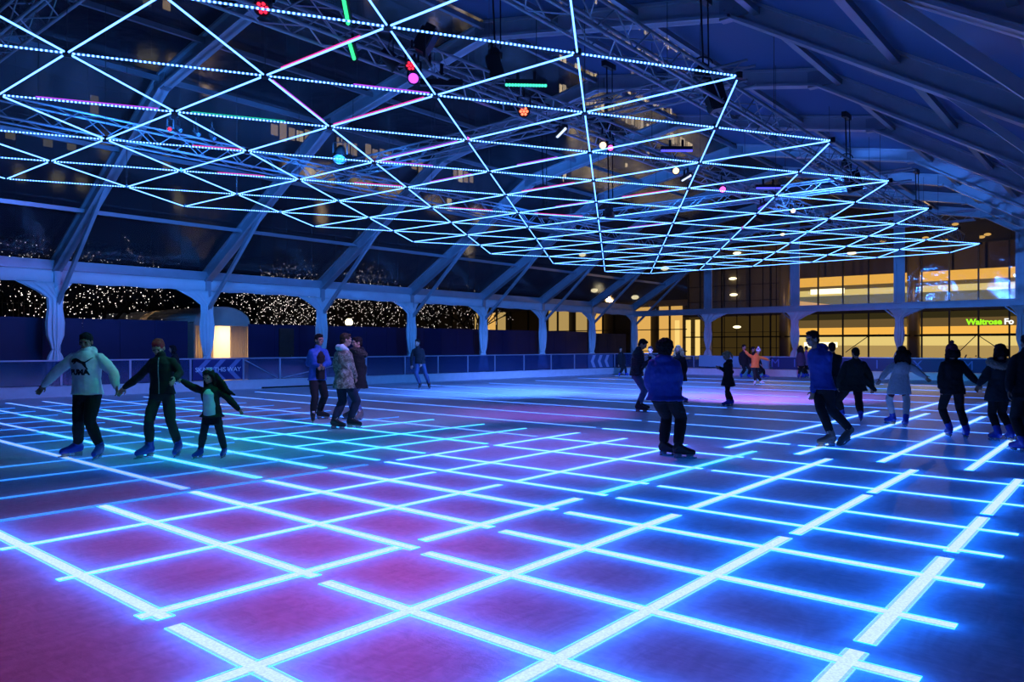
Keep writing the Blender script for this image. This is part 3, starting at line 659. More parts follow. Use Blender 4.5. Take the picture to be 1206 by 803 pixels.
# second, lower vaulted canvas roof further left
m = MB(); c0, c1 = on_y(160, 375, 33).x, on_y(222, 375, 33).x
for i in range(10):
    a, b = math.pi*i/10, math.pi*(i+1)/10; cxx, ww = (c0+c1)/2, (c1-c0)/2
    m.add([(cxx+ww*math.cos(a), 33, 2.3+.75*math.sin(a)), (cxx+ww*math.cos(b), 33, 2.3+.75*math.sin(b)), (cxx+ww*math.cos(b), 38, 2.3+.75*math.sin(b)), (cxx+ww*math.cos(a), 38, 2.3+.75*math.sin(a))], [(0, 1, 2, 3)])
m.add([((c0+c1)/2+(c1-c0)/2*math.cos(math.pi*i/10), 33, 2.3+.75*math.sin(math.pi*i/10)) for i in range(11)], [tuple(range(11))])
o = m.build('roof', CANV, None, True, origin=((c0+c1)/2, 35, 0)); o.name = 'canvas_stall'
m = MB(); m.box(((c0+c1)/2, 35.5, 1.15), (c1-c0, 4.9, 2.3)); m.build('wall', CANV, o); tag(o, 'low vaulted canvas stall roof behind the hoarding left of the marquee', 'tent')
# street lamp
p = on_y(411, 379.5, 31.0); o = empty('street_lamp', (p.x, p.y, 0), 'street lamp with a bright round globe above the hoarding', 'street lamp')
m = MB(); m.ell(p, .19); m.build('globe', emit('lamp_globe', (1, .86, .45), 9), o, True); m = MB(); m.tube((p.x, p.y, 0), p-UP*.18, .05, 10, .04); m.tube((p.x, p.y, 0), (p.x, p.y, .5), .09, 10); m.build('pole', BLACK, o); m = MB(); m.tube(p-UP*.22, p-UP*.14, .10, 12, .14); m.build('collar', BLACK, o)
# trees wound with fairy lights
BARK = mat('dark_bark', (.018, .013, .010), .9, 0, 6, .4); FAIRY = emit('fairy_light', (1, .86, .80), 3.0, False)
TL = [(-8, 33.5, 260, 'leftmost fairy-lit tree, above the hoarding left of the hooded man'), (48, 34.0, 260, 'fairy-lit tree behind the first tied curtain'), (118, 32.5, 330, 'fairy-lit tree above the heads of the hoodie man and the red-haired woman'), (178, 34.5, 170, 'sparsely fairy-lit tree above the low canvas stall'),
      (318, 33.0, 620, 'densely fairy-lit tree right of the marquee'), (356, 35.0, 560, 'densely fairy-lit tree above the man in the open blue jacket'), (440, 33.5, 520, 'fairy-lit tree beside the bright street lamp'), (516, 34.5, 230, 'thinly fairy-lit tree right of the distant skater'), (560, 36.0, 190, 'farthest fairy-lit tree, in front of the warm windows')]
for ti, (px, Y, nl, lab) in enumerate(TL):
    rnd = random.Random(100+ti); p = on_y(px, 400, Y); base = Vector((p.x, Y, 0)); o = empty('fairy_lit_tree', base, lab, 'tree', 'fairy-lit trees behind the hoarding')
    m = MB(); lights = []
    def grow(a, dirn, L, r, lvl):
        b = a+dirn*L; m.tube(a, b, r, 6, r*.65)
        for _ in range(int(14*L) if lvl else 6):
            q = a.lerp(b, rnd.random()); lights.append(q+Vector((rnd.gauss(0, 1), rnd.gauss(0, 1), rnd.gauss(0, 1)))*(.10 if lvl < 2 else .22))
        if lvl < 4:
            for _ in range(3 if lvl else 5):
                nd = (dirn*1.0+Vector((rnd.gauss(0, .55), rnd.gauss(0, .55), rnd.uniform(-.25, .35)))).normalized(); grow(b, nd, L*rnd.uniform(.6, .85), r*.6, lvl+1)
    grow(base, Vector((0, 0, 1)), 1.9, .15, 0); m.build('branches', BARK, o)
    for _ in range(nl*4): lights.append(base+Vector((rnd.gauss(0, 1.5), rnd.gauss(0, .9), rnd.uniform(2.1, 4.6))))
    low = [q for q in lights if 1.9 < q.z < 4.6]; rnd.shuffle(low); hi = [q for q in lights if q.z >= 4.6]; rnd.shuffle(hi)
    m = MB()
    for q in low[:nl]+hi[:nl//5]:
        s = rnd.uniform(.008, .022); m.add([q+Vector((s, 0, 0)), q+Vector((-s, 0, 0)), q+Vector((0, s, 0)), q+Vector((0, -s, 0)), q+UP*s, q-UP*s], [(0, 2, 4), (2, 1, 4), (1, 3, 4), (3, 0, 4), (2, 0, 5), (1, 2, 5), (3, 1, 5), (0, 3, 5)])
    if m.v: tag(m.build('fairy_lights', FAIRY, o), kind='stuff')
# iron railing far left
m = MB(); y = 31.0
for i in range(34): m.tube((4.5+i*.17, y, .0), (4.5+i*.17, y, 3.15), .014, 5)
m.bar((4.5, y, 3.05), (10.3, y, 3.05), .03, .03); m.bar((4.5, y, 2.5), (10.3, y, 2.5), .03, .03)
o = m.build('railing', mat('gilded_railing', (.25, .20, .08), .5), None, origin=(7.4, y, 0)); tag(o, 'iron railing with upright bars beyond the hoarding at far left', 'railing')
# ================================================================ buildings outside
WALLD = mat('dark_facade', (.03, .028, .03), .7, 0, .3, .2)
STONE = mat('beige_panel', (.22, .17, .10), .6, 0, 1, .12)
FRAME = mat('mullion', (.012, .011, .010), .5)
AMB = [emit('window_amber_%d' % i, c, k, False) for i, (c, k) in enumerate((((1, .55, .13), .75), ((1, .66, .22), .42), ((1, .5, .12), .22), ((.9, .62, .3), .10)))]
TWR = [emit('office_window_%d' % i, c, k, False) for i, (c, k) in enumerate((((1, .74, .42), 1.5), ((1, .78, .5), .9), ((1, .70, .38), .5), ((.8, .7, .35), .2)))]
def tower(x0, x1, y, z1, label, seed, cell=(.8, 3.3), lit=.3, zmin=3.4, cols=(0, 1, 2)):
    rnd = random.Random(seed); o = empty('office_block', ((x0+x1)/2, y+6, 0), label, 'building', 'office blocks beyond the roof')
    m = MB(); m.box(((x0+x1)/2, y+6, z1/2), (x1-x0, 12, z1)); m.build('facade', WALLD, o)
    groups = {}
    nx, nz = int((x1-x0)/cell[0]), int((z1-zmin)/cell[1])
    for j in range(nz):
        rowlit = rnd.random() < .55
        for i in range(nx):
            if rowlit and rnd.random() < lit or rnd.random() < .03:
                groups.setdefault((j, rnd.choice(cols)), []).append(i)
    for (j, c), ii in groups.items():
        m = MB()
        for i in ii: m.box((x0+cell[0]*(i+.5), y-.02, zmin+cell[1]*(j+.5)), (cell[0]*.78, .05, cell[1]*rnd.uniform(.25, .5)))
        m.build('lit_window_row', TWR[c], o)
    m = MB()
    for j in range(nz+1): m.box(((x0+x1)/2, y-.06, zmin+cell[1]*j), (x1-x0, .1, .25))
    for i in range(0, nx+1, 3): m.box((x0+cell[0]*i, y-.06, z1/2), (.14, .1, z1))
    m.build('facade_grid', FRAME, o)
tower(-8, 32, 62, 34, 'dark office block with dim olive windows seen through the roof at left', 3, zmin=15, lit=.16, cols=(2, 3, 3))
tower(33, 58, 54, 46, 'office block with many warm lit windows seen through the roof at centre', 5, zmin=14, lit=.55, cols=(1, 2, 2))
tower(70, 104, 52, 52, 'office block with warm windows behind the upper middle of the net', 9, zmin=13, lit=.6, cols=(0, 1, 2))
# shop building across the far end
XB = 60.
sb = empty('shop_building', (XB, 20, 0), 'long glass-fronted shop building with glowing amber floors beyond the gable', 'building')
def fpanel(y0, y1, z0, z1, M, name, x=XB, t=.06, par=sb):
    m = MB(); m.box((x, (y0+y1)/2, (z0+z1)/2), (t, y1-y0, z1-z0)); return m.build(name, M, par)
Y0, Y1, Ym = -2, 21.4, 30.5
S_AMB = emit('soffit_amber', (1, .50, .08), .95, False); S_YEL = emit('cove_yellow', (1, .74, .24), .80, False); S_CRM = emit('lit_cream_wall', (1, .66, .22), .42, False); S_GLS = emit('lit_glass', (.75, .66, .40), .20, False)  # walls, soffits and glass carry their lit look as emission
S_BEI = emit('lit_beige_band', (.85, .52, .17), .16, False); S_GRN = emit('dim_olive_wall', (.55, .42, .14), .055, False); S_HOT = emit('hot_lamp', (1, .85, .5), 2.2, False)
m = MB(); m.box((XB+6, 14, 9), (11.8, 60, 18)); m.build('core', WALLD, sb)
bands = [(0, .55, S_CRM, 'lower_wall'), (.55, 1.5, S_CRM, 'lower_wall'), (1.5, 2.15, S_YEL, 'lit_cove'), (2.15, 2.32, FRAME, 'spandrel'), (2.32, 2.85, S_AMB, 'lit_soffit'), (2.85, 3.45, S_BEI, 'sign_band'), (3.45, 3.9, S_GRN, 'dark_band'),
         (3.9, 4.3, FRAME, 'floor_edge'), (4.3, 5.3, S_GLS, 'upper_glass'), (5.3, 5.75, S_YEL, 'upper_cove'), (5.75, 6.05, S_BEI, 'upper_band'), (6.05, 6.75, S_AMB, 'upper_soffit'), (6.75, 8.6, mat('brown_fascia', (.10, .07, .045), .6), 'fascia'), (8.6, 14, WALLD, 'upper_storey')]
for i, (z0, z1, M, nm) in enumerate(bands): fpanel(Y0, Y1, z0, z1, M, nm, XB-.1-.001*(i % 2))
fpanel(17.5, 20.0, 5.45, 5.85, S_HOT, 'strip_lamp', XB-.2, .05)
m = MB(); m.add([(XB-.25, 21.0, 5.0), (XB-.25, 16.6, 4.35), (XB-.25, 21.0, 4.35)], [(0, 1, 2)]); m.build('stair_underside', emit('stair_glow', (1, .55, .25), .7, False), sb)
fpanel(18.0, 20.5, 1.35, 1.75, S_HOT, 'strip_lamp', XB-.2, .05)
for v in (19.2, 17.4, 15.6, 12.1, 10.4, 8.67, 6.92, 5.2, 3.4, 22.9, 24.6, 27.0): fpanel(v-.05, v+.05, 0, 9, FRAME, 'mullion', XB-.9, .12)
for z in (2.2, 4.0, 8.5): fpanel(Y0, Ym, z-.05, z+.05, FRAME, 'transom', XB-.9, .10)
for a, b, z0, z1 in ((17.2, 15.6, 1.0, 2.2), (10.6, 8.8, .2, 2.2), (6.9, 8.7, .8, 2.2)):
    m = MB(); m.bar((XB-.9, a, z0), (XB-.9, b, z1), .05, .05); m.build('stay_rod', FRAME, sb)
COLM = mat('round_column_cladding', (.30, .24, .16), .35, .3, 1, .1)
for v, r in ((12.7, .42), (21.9, .42)):
    m = MB(); m.tube((XB-.55, v, 0), (XB-.55, v, 8.6), r, 24); m.build('column', COLM, sb, True)
# left part of the shop building: beige stone, dark grid, amber doors
fpanel(Y1, Ym, 3.9, 9.6, STONE, 'stone_wall', XB-.12); fpanel(Y1, Ym, 0, 3.9, emit('dim_amber_wall', (.75, .46, .12), .055, False), 'glass_wall', XB-.12)  # dim glow of the lower wall is put into its emission
for v in [Y1+.2+i*1.1 for i in range(9)]: fpanel(v-.03, v+.03, 0, 9.6, FRAME, 'mullion', XB-.2, .05)
for z in (1.3, 2.6, 5.2, 6.5, 7.8): fpanel(Y1, Ym, z-.02, z+.02, FRAME, 'joint_line', XB-.2, .05)
fpanel(Ym, 70, 4.97, 5.5, STONE, 'stone_band', XB-.12); fpanel(Ym, 70, 5.5, 13, WALLD, 'upper_wall', XB-.12)
rnd = random.Random(4)
v = 31.0
while v < 66:
    w = rnd.uniform(.9, 1.7); c = rnd.choice((0, 0, 1, 1, 2))
    if rnd.random() < .82: fpanel(v, v+w, .1, 4.95, AMB[c], 'amber_window', XB-.15)
    fpanel(v+w, v+w+.12, 0, 5.0, FRAME, 'mullion', XB-.3, .15); v += w+rnd.choice((.14, .14, .9))
for z in (1.0, 2.9): fpanel(Ym, 66, z-.04, z+.04, FRAME, 'transom', XB-.3, .12)
for px in (799, 812, 823): 
    v = on_x(px, 400, XB).y; fpanel(v-.22, v+.22, .3, 3.7, emit('door_glow', (1, .68, .2), 1.0, False), 'lit_door_leaf', XB-.22, .05)
for x, y in ((1003, 262+36), (868, 298), (863, 328), (864, 347), (868, 385), (783, 316), (700, 342), (748, 350), (686, 300)):
    p = on_x(x, y, XB-.35); m = MB(); m.ell(p, (.1, .40, .20) if x < 800 else (.1, .35, .12)); m.build('wall_lamp', S_HOT, sb, True)
for x, y in ((922, 276), (928, 303), (1090, 280), (1113, 283), (1156, 279), (1163, 276), (1125, 264), (1040, 284)):
    p = on_x(x, y, XB-.35); m = MB(); m.ell(p, (.1, .22, .10)); m.build('wall_lamp', AMB[0] if x > 1000 else S_HOT, sb, True)
# shop sign
NV = (-1, 0, 0)
sg = empty('shop_sign', on_x(1166, 379, XB-.95), 'illuminated shop sign in green and white letters over the far shop front', 'sign')
yl, yr = on_x(1138, 379, XB-1).y, on_x(1195, 375, XB-1).y
wd = yl-yr; me = text_mesh('Waitrose', 1, bold=.02); x0 = min(v.co.x for v in me.vertices); x1 = max(v.co.x for v in me.vertices); sz = wd*.745/(x1-x0)
text_on('Waitrose', sz, (XB-1.0, yl-wd*.3725, 3.08), (0, -1, 0), NV, emit('sign_green', (.36, 1, .02), 1.1, False), sg, bold=.02, extrude=.03)
text_on('Fo', sz, (XB-1.0, yr+wd*.115, 3.08), (0, -1, 0), NV, emit('sign_white', (1, .98, .9), 1.2, False), sg, bold=.02, extrude=.03)
sg2 = empty('window_lettering', on_x(1160, 423, XB-.95), 'dark shop name lettered low on the glass, half hidden by the rink barrier', 'sign')
for q_, e_ in ((11, 130), (21, 70), (36, 50)):
    L = bpy.data.lights.new('facade_fill', 'POINT'); L.energy = e_*2.4; L.color = (1, .62, .28); L.shadow_soft_size = 0; o = bpy.data.objects.new('facade_fill', L); COL.objects.link(o); o.location = (XB-6, q_, 7.5)  # unseen warm point lights added to brighten the shop front
text_on('Waitrose', .95, on_x(1156, 424, XB-1.0), (0, -1, 0), NV, mat('dark_lettering', (.06, .04, .02), .6), sg2)
# ================================================================ people
def remesh(mb, voxel, smooth=4, name='body'):
    me = mb.mesh(name); o = bpy.data.objects.new(name, me); COL.objects.link(o)
    r = o.modifiers.new('r', 'REMESH'); r.mode = 'VOXEL'; r.voxel_size = voxel; r.use_smooth_shade = True
    if smooth:
        s = o.modifiers.new('s', 'SMOOTH'); s.iterations = smooth; s.factor = .5
    dg = bpy.context.evaluated_depsgraph_get(); dg.update()
    out = bpy.data.meshes.new_from_object(o.evaluated_get(dg)); out.name = name
    bpy.data.objects.remove(o); bpy.data.meshes.remove(me); return out
def displace(me, fn):
    n = len(me.vertices); co = np.empty(n*3); me.vertices.foreach_get('co', co); co = co.reshape(-1, 3)
    no = np.empty(n*3); me.vertex_normals.foreach_get('vector', no); no = no.reshape(-1, 3)
    d = np.array([fn(Vector(c)) for c in co]); me.vertices.foreach_set('co', (co+no*d[:, None]).ravel()); me.update()
def folds(amp, sc=9., seed=0.):
    off = Vector((seed*3.1, seed*1.7, seed*.9))
    return lambda c: amp*(noise.noise(Vector((c.x*sc, c.y*sc, c.z*sc*.55))+off)+.5*noise.noise(c*sc*2.3+off))
SKIN = mat('skin', (.42, .24, .17), .5, 0, 20, .08); SKIND = mat('tan_skin', (.28, .16, .11), .5, 0, 20, .08)
EYE = mat('eye_dark', (.02, .015, .015), .2); LIP = mat('lips', (.32, .10, .09), .45)
def hair_mat(name, c): return mat(name, c, .7, 0, 40, .5, .4, .15)
HAIR = {'black': hair_mat('black_hair', (.012, .010, .010)), 'brown': hair_mat('brown_hair', (.05, .028, .017)), 'auburn': hair_mat('auburn_hair', (.30, .03, .035)), 'blonde': hair_mat('blonde_hair', (.40, .27, .13))}
def cloth(name, c, rough=.85, sc=14, amt=.2): return mat('cloth_'+name, c, rough, 0, sc, amt, .3)
def camo():
    if 'cloth_camo' in MATS: return MATS['cloth_camo']
    m, n, l = new_mat('cloth_camo'); o = n.new('ShaderNodeOutputMaterial'); b = n.new('ShaderNodeBsdfPrincipled'); b.inputs['Roughness'].default_value = .9; l.new(b.outputs[0], o.inputs[0])
    tc = n.new('ShaderNodeTexCoord'); z = n.new('ShaderNodeTexNoise'); z.inputs['Scale'].default_value = 13; z.inputs['Detail'].default_value = 2; l.new(tc.outputs['Object'], z.inputs['Vector'])
    r = n.new('ShaderNodeValToRGB'); r.color_ramp.interpolation = 'CONSTANT'; e = r.color_ramp.elements; e[0].color = (.13, .10, .08, 1); e[1].position = .44; e[1].color = (.24, .19, .15, 1)
    for p, c in ((.5, (.38, .31, .26, 1)), (.57, (.17, .14, .11, 1)), (.63, (.44, .37, .32, 1))): q = e.new(p); q.color = c
    l.new(z.outputs['Fac'], r.inputs[0]); l.new(r.outputs[0], b.inputs['Base Color']); return m
BOOTM = {'black': mat('boot_black', (.018, .018, .02), .4), 'blue': mat('boot_blue_plastic', (.02, .05, .42), .35), 'white': mat('boot_white', (.7, .68, .68), .4), 'tan': mat('boot_grey_leather', (.16, .14, .13), .5)}
BLADE = mat('skate_blade', (.55, .58, .62), .25, .9); SOLE = mat('blade_holder', (.25, .26, .30), .4)
def person(spec):
    S = spec; feet = S['feet']; gd = [on_z(x, y) if True else 0 for x, y, *_ in feet]
    d0 = S.get('d') or sum((g-CAM).dot(FWD) for g in gd)/len(gd)
    k = S.get('k', 1.0); ph = math.radians(S['face']); face = -FWD*math.cos(ph)+RGT*math.sin(ph); lat = face.cross(UP)*-1   # lat: the person's left
    vox = .0065 if d0 < 18 else (.010 if d0 < 24 else .016)
    J = lambda x, y, off=0: at_depth(x, y, d0)+FWD*off
    base = J(sum(f[0] for f in feet)/len(feet), 406, 0); base.z = 0
    R = base
    body = MB(); L = lambda p: p-R
    head, neck = L(J(*S['head'])), L(J(*S['neck']))
    hk = k*S.get('hk', 1.0); tilt = math.radians(S.get('tilt', 5)); hf = (S.get('hface') is not None) and (-FWD*math.cos(math.radians(S['hface']))+RGT*math.sin(math.radians(S['hface']))) or face
    hx = UP.cross(hf)*1.0; fz = (UP*math.cos(tilt)+hf*math.sin(tilt)); fy = (hf*math.cos(tilt)-UP*math.sin(tilt)); ax = (hx, fy, fz)
    Hp = lambda x, y, z: head+(hx*x+fy*y+fz*z)*hk
    body.ell(Hp(0, -.012, .025), (.074*hk, .094*hk, .093*hk), ax, 20, 14); body.ell(Hp(0, .022, -.045), (.056*hk, .066*hk, .072*hk), ax, 18, 12)
    body.ell(Hp(0, .052, -.088), (.030*hk, .026*hk, .024*hk), ax)
    body.chain([Hp(0, .082, .012), Hp(0, .100, -.022)], [.011*hk, .016*hk], 8); body.ell(Hp(0, .082, -.058), (.026*hk, .012*hk, .012*hk), ax)
    body.ell(Hp(0, .078, .032), (.052*hk, .018*hk, .012*hk), ax)
    for s in (-1, 1): body.ell(Hp(s*.076, -.008, -.012), (.012*hk, .022*hk, .033*hk), ax, 10, 8); body.ell(Hp(s*.038, .062, -.022), (.024*hk, .02*hk, .02*hk), ax, 10, 8)
    body.chain([Hp(0, -.02, -.06), neck-UP*.03*k], [.054*hk, .062*k], 14)
    # joints: 'a' = arm at the picture's left, 'b' = arm at the right
    sh = [L(J(*S['sha'])), L(J(*S['shb']))]; sv = sh[1]-sh[0]
    if sv.length < .30*k:                               # seen from the side: give the shoulders their real breadth
        mid = (sh[0]+sh[1])/2; side = lat if lat.dot(RGT) >= 0 else -lat
        if abs(lat.dot(RGT)) < .5: side = lat if S.get('near', 'a') == 'b' and lat.dot(FWD) < 0 or S.get('near', 'a') == 'a' and lat.dot(FWD) > 0 else -lat
        sh = [mid-side*.175*k, mid+side*.175*k]; sv = sh[1]-sh[0]
    for q in (0, 1): sh[q] = sh[q]+(neck-sh[q])*.08-UP*.022*k
    ax1 = sv.normalized(); hip = L(J(*S['hip'])); ax2 = Vector((ax1.x, ax1.y, 0)).normalized()
    bw = S.get('build', 1.0)*k; fdir = ax2.cross(UP); fdir = fdir if fdir.dot(face) > 0 else -fdir
    def ring(c, w, dp, n=24, a=ax2): return [c+a*math.cos(2*math.pi*i/n)*w+fdir*math.sin(2*math.pi*i/n)*dp for i in range(n)]
    def torso(mb, g, z0=None, flare=0., top=True, front=1., low=0.):
        T = [(0., .168, .112), (.18, .150, .105), (.38, .140, .100), (.62, .162, .115), (.84, .168, .105), (.96, .125, .082), (1.03, .072, .066)]
        rs = []
        up = neck-hip
        if z0 is not None:
            hb = Vector((hip.x, hip.y, z0)); n = 3
            for i in range(n):
                f = i/n; rs.append(ring(hb.lerp(hip, f)+fdir*low*(1-f), (.176*bw+g+flare*(1-f)), (.118*bw+g+flare*(1-f))*front))
        for t, w, dp in T: rs.append(ring(hip+up*t, w*bw+(g*(1.15 if t < .3 else 1) if t < .9 else g*.4), (dp*bw+(g if t < 1 else g*.4))*front))
        mb.loft(rs)
    torso(body, 0)
    arms = []
    for i, q in enumerate(('a', 'b')):
        el = L(J(*S['el'+q])); wr = L(J(*S['ha'+q])); s = sh[i]
        # keep real arm lengths: push the elbow and wrist in depth when the photo foreshortens them
        for nm in ('el', 'wr'):
            A, B, want = (s, el, .27*k) if nm == 'el' else (el, wr, .245*k)
            v = B-A; lx = math.sqrt(max(v.length**2-(v.dot(FWD))**2, 0)); sg = S.get('arm'+q, 1 if face.dot(FWD) < 0 else -1)
            if lx < want*.97 and not S.get('noext'):
                dep = math.sqrt(want**2-lx**2); dep = min(dep, want*.75); B2 = B-FWD*(v.dot(FWD))-FWD*sg*dep*(.35 if nm == 'el' else .8)
                if nm == 'el': el = B2
                else: wr = B2
        if S.get('lift'+q): wr = wr+UP*S['lift'+q]
        fd = (wr-el).normalized(); arms.append((s, el, wr, fd))
        body.chain([s, s.lerp(el, .5), el, el.lerp(wr, .4), wr], [.048*bw, .044*bw, .038*k, .038*k, .027*k], 12); body.chain([neck-UP*.02*k, s], [.045*k, .040*bw], 12)
        if S.get('hands', True):
            hk2 = k*.95; hd = (fd+UP*-.25).normalized(); pn = hd.cross(UP); pn = pn.normalized() if pn.length > .1 else face
            inn = (hip+UP*.2-wr); pn = pn if pn.dot(inn) > 0 else -pn      # palm towards the body
            wd = hd.cross(pn).normalized(); wd = wd if wd.z < 0 and abs(wd.z) > .3 or wd.dot(-face) > 0 else -wd
            pc = wr+hd*.05*hk2
            body.ell(pc, (.048*hk2, .040*hk2, .017*hk2), (hd, wd, pn), 14, 10)
            cu = S.get('curl', .35)
            for j, (o_, ln) in enumerate(((-.030, .072), (-.010, .082), (.010, .077), (.030, .060))):
                p = pc+hd*.036*hk2+wd*o_*hk2; dr = (hd+wd*o_*4).normalized(); pts = [p]
                for q_ in range(3): 
                    an = cu*(q_+.6); dd = (dr*math.cos(an)+pn*math.sin(an)); p = p+dd*ln*hk2*(.42, .33, .25)[q_]; pts.append(p)
                body.chain(pts, [.0098*hk2, .0094*hk2, .0088*hk2, .0078*hk2], 8)
            p = pc-hd*.02*hk2-wd*.034*hk2; body.chain([p, p+(hd*.5-wd*.7+pn*.3).normalized()*.034*hk2, p+(hd*.5-wd*.7+pn*.3).normalized()*.034*hk2+(hd*.9-wd*.2+pn*.3).normalized()*.030*hk2], [.014*hk2, .0115*hk2, .009*hk2], 8)
    legs = []
    hx_ = ax2
    for i, ft in enumerate(feet):
        px, py, ty = ft[:3]; lift = ft[3] if len(ft) > 3 else 0
        tr = math.radians(ty); td = -FWD*math.cos(tr)+RGT*math.sin(tr)
        g = at_depth(px, 0, 1); g = on_z(px, py) if not lift else None
        if g is None: g = J(px, py)+FWD*(ft[4] if len(ft) > 4 else 0)
        dd = (g-CAM).dot(FWD)-d0
        if abs(dd) > .45: g = J(px, 406)+FWD*max(-.45, min(.45, dd)); g.z = lift
        g = L(g); pitch = math.radians(ft[5]) if len(ft) > 5 else 0
        sd = -1 if i == 0 else 1
        hp = hip+hx_*sd*.085*bw-UP*.02*k
        an = g+UP*(.165*k)-td*.055*k
        if pitch: an = g+UP*(.165*k*math.cos(pitch))-td*(.055*k+.165*k*math.sin(pitch)*.5)+UP*math.sin(pitch)*.12*k
        kn = L(J(*S['kn'+('a', 'b')[i]])); m_ = hp.lerp(an, .5)
        kd = (m_-kn).dot(FWD); kn = kn+FWD*kd
        Lr = ((kn-hp).length+(an-kn).length); want = S.get('leglen', .80)*k
        kn = kn+face*min(.16, math.sqrt(max(0, (want/2)**2-((an-hp).length/2)**2))*.8 if want > (an-hp).length else .02)
        legs.append((hp, kn, an, g, td, pitch))
        body.chain([hp, hp.lerp(kn, .5), kn, kn.lerp(an, .35), an], [.080*bw, .070*bw, .053*k, .052*k, .036*k], 14)
        body.chain([an, g+UP*.085*k+td*.07*k], [.036*k, .028*k], 10)
    me = remesh(body, vox, 3, 'person'); me.materials.append(S.get('skin', SKIN))
    P = bpy.data.objects.new('person', me); COL.objects.link(P); P.location = R; tag(P, S['label'], 'person', S.get('group', 'skaters on the ice'))
    def child(name, mesh, M, par=P):
        mesh.materials.clear(); mesh.materials.append(M); mesh.polygons.foreach_set('use_smooth', [True]*len(mesh.polygons))
        o = bpy.data.objects.new(name, mesh); COL.objects.link(o); o.parent = par; return o
    cv = max(vox, .009)
    # eyes and mouth where the face shows
    if S.get('showface') and d0 < 20:
        for s in (-1, 1):
            m = MB(); m.ell(Hp(s*.033, .083, .006), (.014*hk, .008*hk, .008*hk), ax, 10, 6); child('eye', m.mesh('eye'), EYE)
        m = MB(); m.ell(Hp(0, .093, -.060), (.022*hk, .006*hk, .006*hk), ax, 12, 6); child('mouth', m.mesh('mouth'), LIP)
    # trousers / tights / skirt
    t = S['legs']; g = t.get('g', .014); m = MB(); bare = t.get('to')
    if t.get('pelvis', True):
        m.loft([ring(hip+UP*z*k, w*bw+g, dp*bw+g) for z, w, dp in ((-.10, .13, .09), (-.02, .160, .108), (.07, .152, .102))])
    for hp, kn, an, gg, td, pt in legs:
        e = an+(kn-an).normalized()*(.07*k)
        m.chain([hp, hp.lerp(kn, .5), kn, kn.lerp(an, .4), e], [.081*bw+g, .073*bw+g, .056*k+g*1.2, .053*k+g*1.4, .044*k+g*1.2], 14)
    lm = remesh(m, cv, 3, 'trousers'); displace(lm, folds(t.get('fold', .008), 10, 1)); child(t.get('name', 'trousers'), lm, t['m'])
    if 'skirt' in S:
        m = MB(); zz = L(J(S['hip'][0], S['skirt'][0])).z; hb = Vector((hip.x, hip.y, zz)); m.loft([ring(hb, .19*bw+.02, .15*bw+.02), ring(hb.lerp(hip, .6), .175*bw+.015, .13*bw+.015), ring(hip+UP*.14*k, .15*bw+.012, .108*bw+.012)])
        q = remesh(m, cv, 2, 'skirt'); displace(q, folds(.012, 14, 3)); child('skirt', q, S['skirt'][1])
    if 'socks' in S:
        m = MB()
        for hp, kn, an, gg, td, pt in legs: e = an+(kn-an).normalized()*(.05*k); m.chain([kn+(hp-kn).normalized()*.07*k, kn, kn.lerp(an, .4), e], [.074*k, .070*k, .070*k, .056*k], 14)
        child('socks', remesh(m, cv, 2, 'socks'), S['socks'])
    # jacket
    j = S['top']; g = j.get('g', .022); m = MB(); z0 = L(J(S['hip'][0], j['hem'])).z
    torso(m, g, min(z0, hip.z-.01), j.get('flare', .02), front=j.get('front', 1.0), low=j.get('low', 0))
    for s, el, wr, fd in arms:
        e = wr-fd*.005; m.chain([s, s.lerp(el, .5), el, el.lerp(e, .5), e], [.050*bw+g*.55, .048*bw+g*.8, .042*k+g*.8, .040*k+g*.75, .031*k+g*.5], 14); m.chain([neck-UP*.02*k, s+UP*.012*k], [.055*k, .040*bw+g*.4], 12)
    if j.get('collar', True): m.chain([neck-UP*.03*k-face*.01, neck+UP*.035*k], [.078*k, .070*k], 16)
    if j.get('hood'): 
        hc = neck-face*.075*k+UP*.015*k; m.ell(hc, (.125*k, .075*k, .085*k), (ax2, fdir, UP)); m.chain([neck+ax2*.085*k-face*.02, hc+ax2*.06*k, hc-ax2*.06*k, neck-ax2*.085*k-face*.02], [.045*k, .06*k, .06*k, .045*k], 12)
    if j.get('tail'): tl = L(J(*j['tail'])); m.chain([hip+ax2*.12*k+UP*.25*k, tl], [.10*k, .045*k], 12)
    jm = remesh(m, cv, 5 if not j.get('puff') else 2, 'jacket')
    if j.get('puff'): 
        pz = j['puff']; displace(jm, lambda c: .014*abs(math.sin(math.pi*(c.z+.3*noise.noise(c*4))/pz))-.004)
    displace(jm, folds(j.get('fold', .012), j.get('fs', 8), S['head'][0]*.01))
    jo = child(j.get('name', 'jacket'), jm, j['m'])
    if j.get('open'):
        m = MB(); w = j['open'][1]; zz = z0+.02; hb = Vector((hip.x, hip.y, zz)); off = fdir*(.075*bw+g)
        m.loft([ring(hb+off, w, .112*bw*.75), ring(hip+(neck-hip)*.4+off*.95, w, .100*bw*.75), ring(hip+(neck-hip)*.75+off*1.0, w*.9, .110*bw*.72), ring(neck-UP*.01+off*.35, w*.55, .06*bw)])
        q = remesh(m, cv, 4, 'shirt'); displace(q, folds(.006, 10)); child('shirt', q, j['open'][0])
    if j.get('zip'):
        m = MB(); bv = BVHTree.FromPolygons([v.co for v in jm.vertices], [tuple(p.vertices) for p in jm.polygons]); pr = None
        for f in range(0, 11):
            c = hip.lerp(neck, f/10); h_ = bv.ray_cast(c+face*.6, -face)
            if h_[0]:
                if pr: m.bar(pr+face*.003, h_[0]+face*.003, .012, .006, face)
                pr = h_[0]
        if m.v: child('zip', m.mesh('zip'), mat('zip_metal', (.3, .3, .32), .4, .6), jo)
